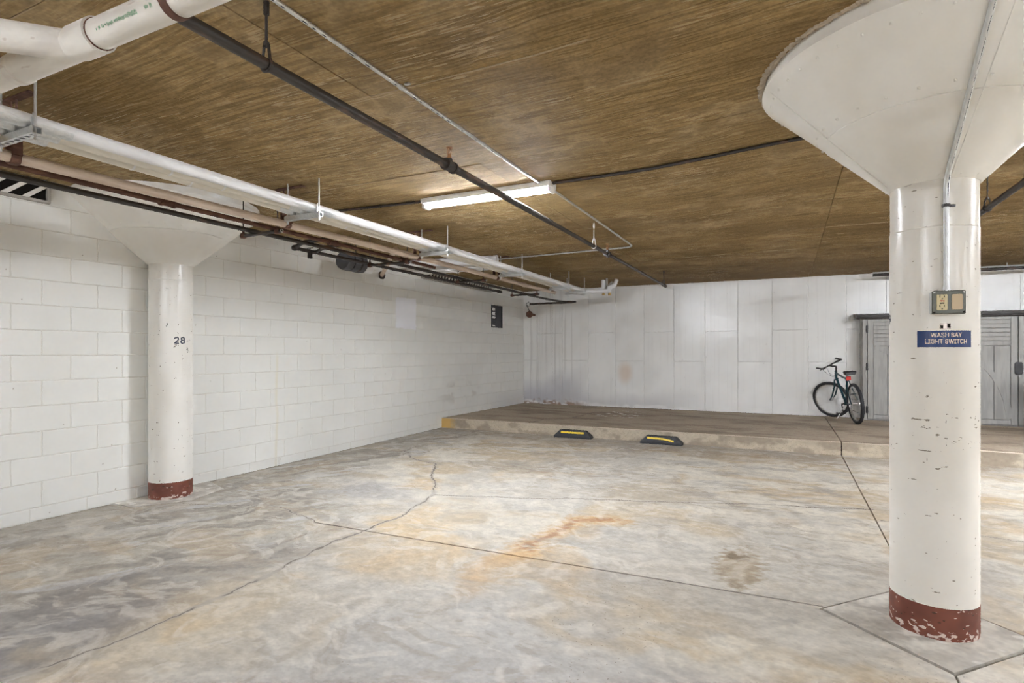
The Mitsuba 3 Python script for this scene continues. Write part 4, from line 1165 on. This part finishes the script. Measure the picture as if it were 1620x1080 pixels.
# ------------------------------------------------------------------ shopping trolley at the right edge
t = thing('shopping_trolley', 'navy fabric shopping trolley with white wheels in front of the shed', 'trolley')
tx, ty = 3.50, 10.78
zp = float(plat_z(ty))
lo = np.array([(-0.155, -0.12), (0.155, -0.12), (0.155, 0.12), (-0.155, 0.12)])
pts = []
for z, s in ((zp + 0.17, 0.90), (zp + 0.20, 0.95), (zp + 0.70, 1.05), (zp + 0.72, 1.03)):
    for dx, dy in lo * s:
        for ex in (-0.02, 0.02):
            pts.append((tx + dx - math.copysign(0.02, dx) + ex, ty + dy, z))
            pts.append((tx + dx, ty + dy - math.copysign(0.02, dy) + ex, z))
obj('bag', trimesh.Trimesh(np.array(pts)).convex_hull, 'm_navy', t, smooth=30)
obj('flap', cbox(tx - 0.185, tx + 0.185, ty - 0.15, ty + 0.14, zp + 0.70, zp + 0.755, 0.015), 'm_navy', t, smooth=30)
obj('flap', cbox(tx - 0.17, tx + 0.17, ty - 0.135, ty - 0.125, zp + 0.36, zp + 0.70, 0.003), 'm_navy', t, smooth=30)
obj('frame', cat([tube(arc_pts([(tx + s * 0.14, ty - 0.10, zp + 0.07), (tx + s * 0.14, ty + 0.15, zp + 0.10), (tx + s * 0.13, ty + 0.17, zp + 0.98)], 0.04, 5), 0.009, 10) for s in (-1, 1)], tube([(tx - 0.16, ty - 0.06, zp + 0.07), (tx + 0.16, ty - 0.06, zp + 0.07)], 0.008, 10), tube([(tx - 0.14, ty + 0.15, zp + 0.10), (tx + 0.14, ty + 0.15, zp + 0.10)], 0.008, 10), [tube([(tx + s * 0.13, ty - 0.06, zp + 0.07), (tx + s * 0.13, ty - 0.02, zp + 0.19)], 0.008, 8) for s in (-1, 1)]), 'm_black_plastic', t)
obj('grip', tube([(tx - 0.14, ty + 0.17, zp + 0.98), (tx + 0.14, ty + 0.17, zp + 0.98)], 0.014, 12), 'm_black_plastic', t)
obj('knob', ball((tx - 0.185, ty - 0.09, zp + 0.755), 0.032, 2), 'm_white_metal', t, smooth=True, label='white knob')
for s in (-1, 1):
    for yy in (-0.08, 0.10):
        x = tx + s * 0.165
        w = obj('wheel', cat(band((x, ty + yy, zp + 0.066), [1, 0, 0], 0.040, 0.066, 0.034, 28)), 'm_white_metal', t, label='white wheel')
        obj('hub', cat(tube([(x - 0.018, ty + yy, zp + 0.066), (x + 0.018, ty + yy, zp + 0.066)], 0.041, 18)), 'm_navy', w)

# ------------------------------------------------------------------ bicycle
R_W, HUB = 0.312, 0.33


def local_bike():
    out = []                                   # (name, parent, mesh, material, front?)
    def wheel(cx, front):
        w = []
        c = np.array([cx, 0, HUB])
        tire = ring(c, [0, 1, 0], R_W - 0.008, 0.027, 48, 10)
        w.append(('wheel', None, tire, 'm_rubber', front))
        w.append(('rim', 'wheel', band(c, [0, 1, 0], 0.268, 0.292, 0.026, 48), 'm_steel', front))
        sp = []
        for i in range(28):
            a = 2 * math.pi * i / 28
            b = a + (0.35 if i % 2 else -0.35)
            sp.append(tube([c + [0.022 * math.cos(b), (0.028 if i % 4 < 2 else -0.028), 0.022 * math.sin(b)], c + [0.270 * math.cos(a), 0, 0.270 * math.sin(a)]], 0.0011, 5))
        w.append(('spokes', 'wheel', cat(sp), 'm_steel', front))
        w.append(('hub', 'wheel', tube([c + [0, -0.05, 0], c + [0, -0.03, 0], c + [0, 0.03, 0], c + [0, 0.05, 0]], [0.012, 0.024, 0.024, 0.012], 14), 'm_steel', front))
        return w
    out += wheel(0.0, False) + wheel(1.02, True)
    bb, st, ht, hb = (0.43, 0, 0.29), (0.275, 0, 0.74), (0.79, 0, 0.83), (0.825, 0, 0.71)
    out.append(('frame', None, cat(tube([bb, st], 0.016, 12), tube([bb, (0.82, 0, 0.73)], 0.019, 12), tube([(0.285, 0, 0.71), (0.795, 0, 0.80)], 0.016, 12), tube([ht, hb], 0.021, 12), tube([(bb[0], -0.035, bb[2]), (bb[0], 0.035, bb[2])], 0.022, 12),
        [tube([(0, s * 0.062, HUB), (0.12, s * 0.05, HUB + 0.12), (0.27, s * 0.018, 0.70)], 0.008, 8) for s in (-1, 1)], [tube([(0, s * 0.062, HUB), (0.30, s * 0.05, 0.30), (0.42, s * 0.02, 0.29)], 0.009, 8) for s in (-1, 1)]), 'm_teal_frame', False))
    out.append(('seat_post', None, tube([st, (0.255, 0, 0.80)], 0.0135, 10), 'm_steel', False))
    pts = []
    for x, w, z in ((0.08, 0.078, 0.825), (0.10, 0.094, 0.84), (0.18, 0.085, 0.845), (0.26, 0.038, 0.84), (0.36, 0.02, 0.835), (0.37, 0.014, 0.825)):
        for s in (-1, 1):
            pts += [(x, s * w, z), (x, s * w * 0.8, z + 0.014), (x, s * w * 0.85, z - 0.035)]
    sad = trimesh.Trimesh(np.array(pts)).convex_hull
    out.append(('saddle', None, sad, 'm_black_plastic', False))
    out.append(('reflector', None, cbox(0.195, 0.21, -0.036, 0.036, 0.70, 0.765, 0.004), 'm_reflector', False))
    out.append(('crank', None, cat(tube([(0.43, 0.07, 0.29), (0.36, 0.075, 0.14)], 0.009, 8), tube([(0.43, -0.07, 0.29), (0.50, -0.075, 0.44)], 0.009, 8), tube([(0.43, -0.07, 0.29), (0.43, 0.07, 0.29)], 0.010, 8), band((0.43, -0.045, 0.29), [0, 1, 0], 0.05, 0.088, 0.004, 28)), 'm_black_plastic', False))
    for s, x, z in ((1, 0.36, 0.14), (-1, 0.50, 0.44)):
        out.append(('pedal', None, cat(cbox(x - 0.045, x + 0.045, s * 0.085, s * 0.098, z - 0.014, z + 0.014, 0.003), cbox(x - 0.045, x + 0.045, s * 0.165, s * 0.178, z - 0.014, z + 0.014, 0.003) if s > 0 else cbox(x - 0.045, x + 0.045, -0.178, -0.165, z - 0.014, z + 0.014, 0.003), bx(x - 0.045, x - 0.035, min(s * 0.085, s * 0.178), max(s * 0.085, s * 0.178), z - 0.012, z + 0.012), bx(x + 0.035, x + 0.045, min(s * 0.085, s * 0.178), max(s * 0.085, s * 0.178), z - 0.012, z + 0.012)) if s > 0 else
                   cat(bx(x - 0.045, x + 0.045, -0.178, -0.165, z - 0.012, z + 0.012), bx(x - 0.045, x + 0.045, -0.098, -0.085, z - 0.012, z + 0.012), bx(x - 0.045, x - 0.035, -0.178, -0.085, z - 0.012, z + 0.012), bx(x + 0.035, x + 0.045, -0.178, -0.085, z - 0.012, z + 0.012)), 'm_black_plastic', False))
    out.append(('kickstand', None, tube([(0.36, 0.05, 0.27), (0.30, 0.20, 0.065)], 0.008, 8), 'm_steel', False))
    out.append(('derailleur', None, cat(band((0, -0.05, HUB), [0, 1, 0], 0.02, 0.055, 0.03, 20), tube([(0.0, -0.06, HUB - 0.05), (0.03, -0.06, HUB - 0.16)], 0.012, 8)), 'm_steel', False))
    out.append(('chain', None, cat(tube([(0, -0.047, HUB + 0.05), (0.43, -0.047, 0.29 + 0.086)], 0.004, 6), tube([(0.03, -0.05, HUB - 0.16), (0.43, -0.047, 0.29 - 0.086)], 0.004, 6)), 'm_iron', False))
    # the steered front: fork, stem, bar
    out.append(('fork', None, cat([tube([(0.83, s * 0.055, 0.69), (0.87, s * 0.06, 0.56), (0.955, s * 0.06, 0.40), (1.02, s * 0.055, HUB)], [0.013, 0.014, 0.011, 0.008], 10) for s in (-1, 1)], tube([(0.83, -0.055, 0.69), (0.83, 0.055, 0.69)], 0.014, 10)), 'm_teal_frame', True))
    out.append(('stem', None, cat(tube([(0.79, 0, 0.83), (0.765, 0, 0.92)], 0.0145, 10), tube([(0.766, 0, 0.915), (0.885, 0, 0.945)], 0.014, 10)), 'm_black_plastic', True))
    out.append(('handlebar', None, tube([(0.83, -0.30, 0.965), (0.87, -0.14, 0.95), (0.885, 0, 0.945), (0.87, 0.14, 0.95), (0.83, 0.30, 0.965)], 0.011, 10), 'm_black_plastic', True))
    for s in (-1, 1):
        out.append(('grip', None, tube([(0.845, s * 0.20, 0.957), (0.818, s * 0.315, 0.967)], 0.0165, 10), 'm_black_plastic', True))
        out.append(('bar_end', None, tube([(0.822, s * 0.31, 0.966), (0.92, s * 0.325, 1.0)], 0.0125, 10), 'm_black_plastic', True))
        out.append(('brake_lever', None, cat(tube([(0.865, s * 0.15, 0.952), (0.91, s * 0.17, 0.945), (0.905, s * 0.26, 0.93)], 0.007, 8)), 'm_iron', True))
        out.append(('cable', None, tube([(0.88, s * 0.14, 0.945), (0.97, s * 0.07, 0.90), (0.93, s * 0.03, 0.80), (0.85, s * 0.02, 0.74)], 0.003, 6), 'm_black_plastic', True))
    return out


bk = thing('bicycle', 'dark blue-green bicycle on its kickstand beside the shed, front wheel turned', 'bicycle')
rear, frontp = np.array([1.065, 10.58]), np.array([0.855, 11.50])
hd_ = (frontp - rear) / np.linalg.norm(frontp - rear)
place = trimesh.transformations.translation_matrix([rear[0], rear[1], float(plat_z(rear[1])) - 0.001]) @ trimesh.transformations.rotation_matrix(math.atan2(hd_[1], hd_[0]), [0, 0, 1]) @ trimesh.transformations.rotation_matrix(-math.radians(5), [1, 0, 0])
ax = np.array([0.79 - 0.825, 0, 0.83 - 0.71])
ax /= np.linalg.norm(ax)
steer = trimesh.transformations.rotation_matrix(math.radians(46), ax, [0.80, 0, 0.80])
keys = {}
for name, parent, mesh, m, front in local_bike():
    mesh = mesh.copy()
    if front:
        mesh.apply_transform(steer)
    mesh.apply_transform(place)
    par = bk
    if parent:
        par = keys[parent]
    keys[name] = obj(name, mesh, m, par, smooth=35, label={'saddle': 'black saddle', 'reflector': 'red rear reflector', 'frame': 'dark blue-green frame'}.get(name))
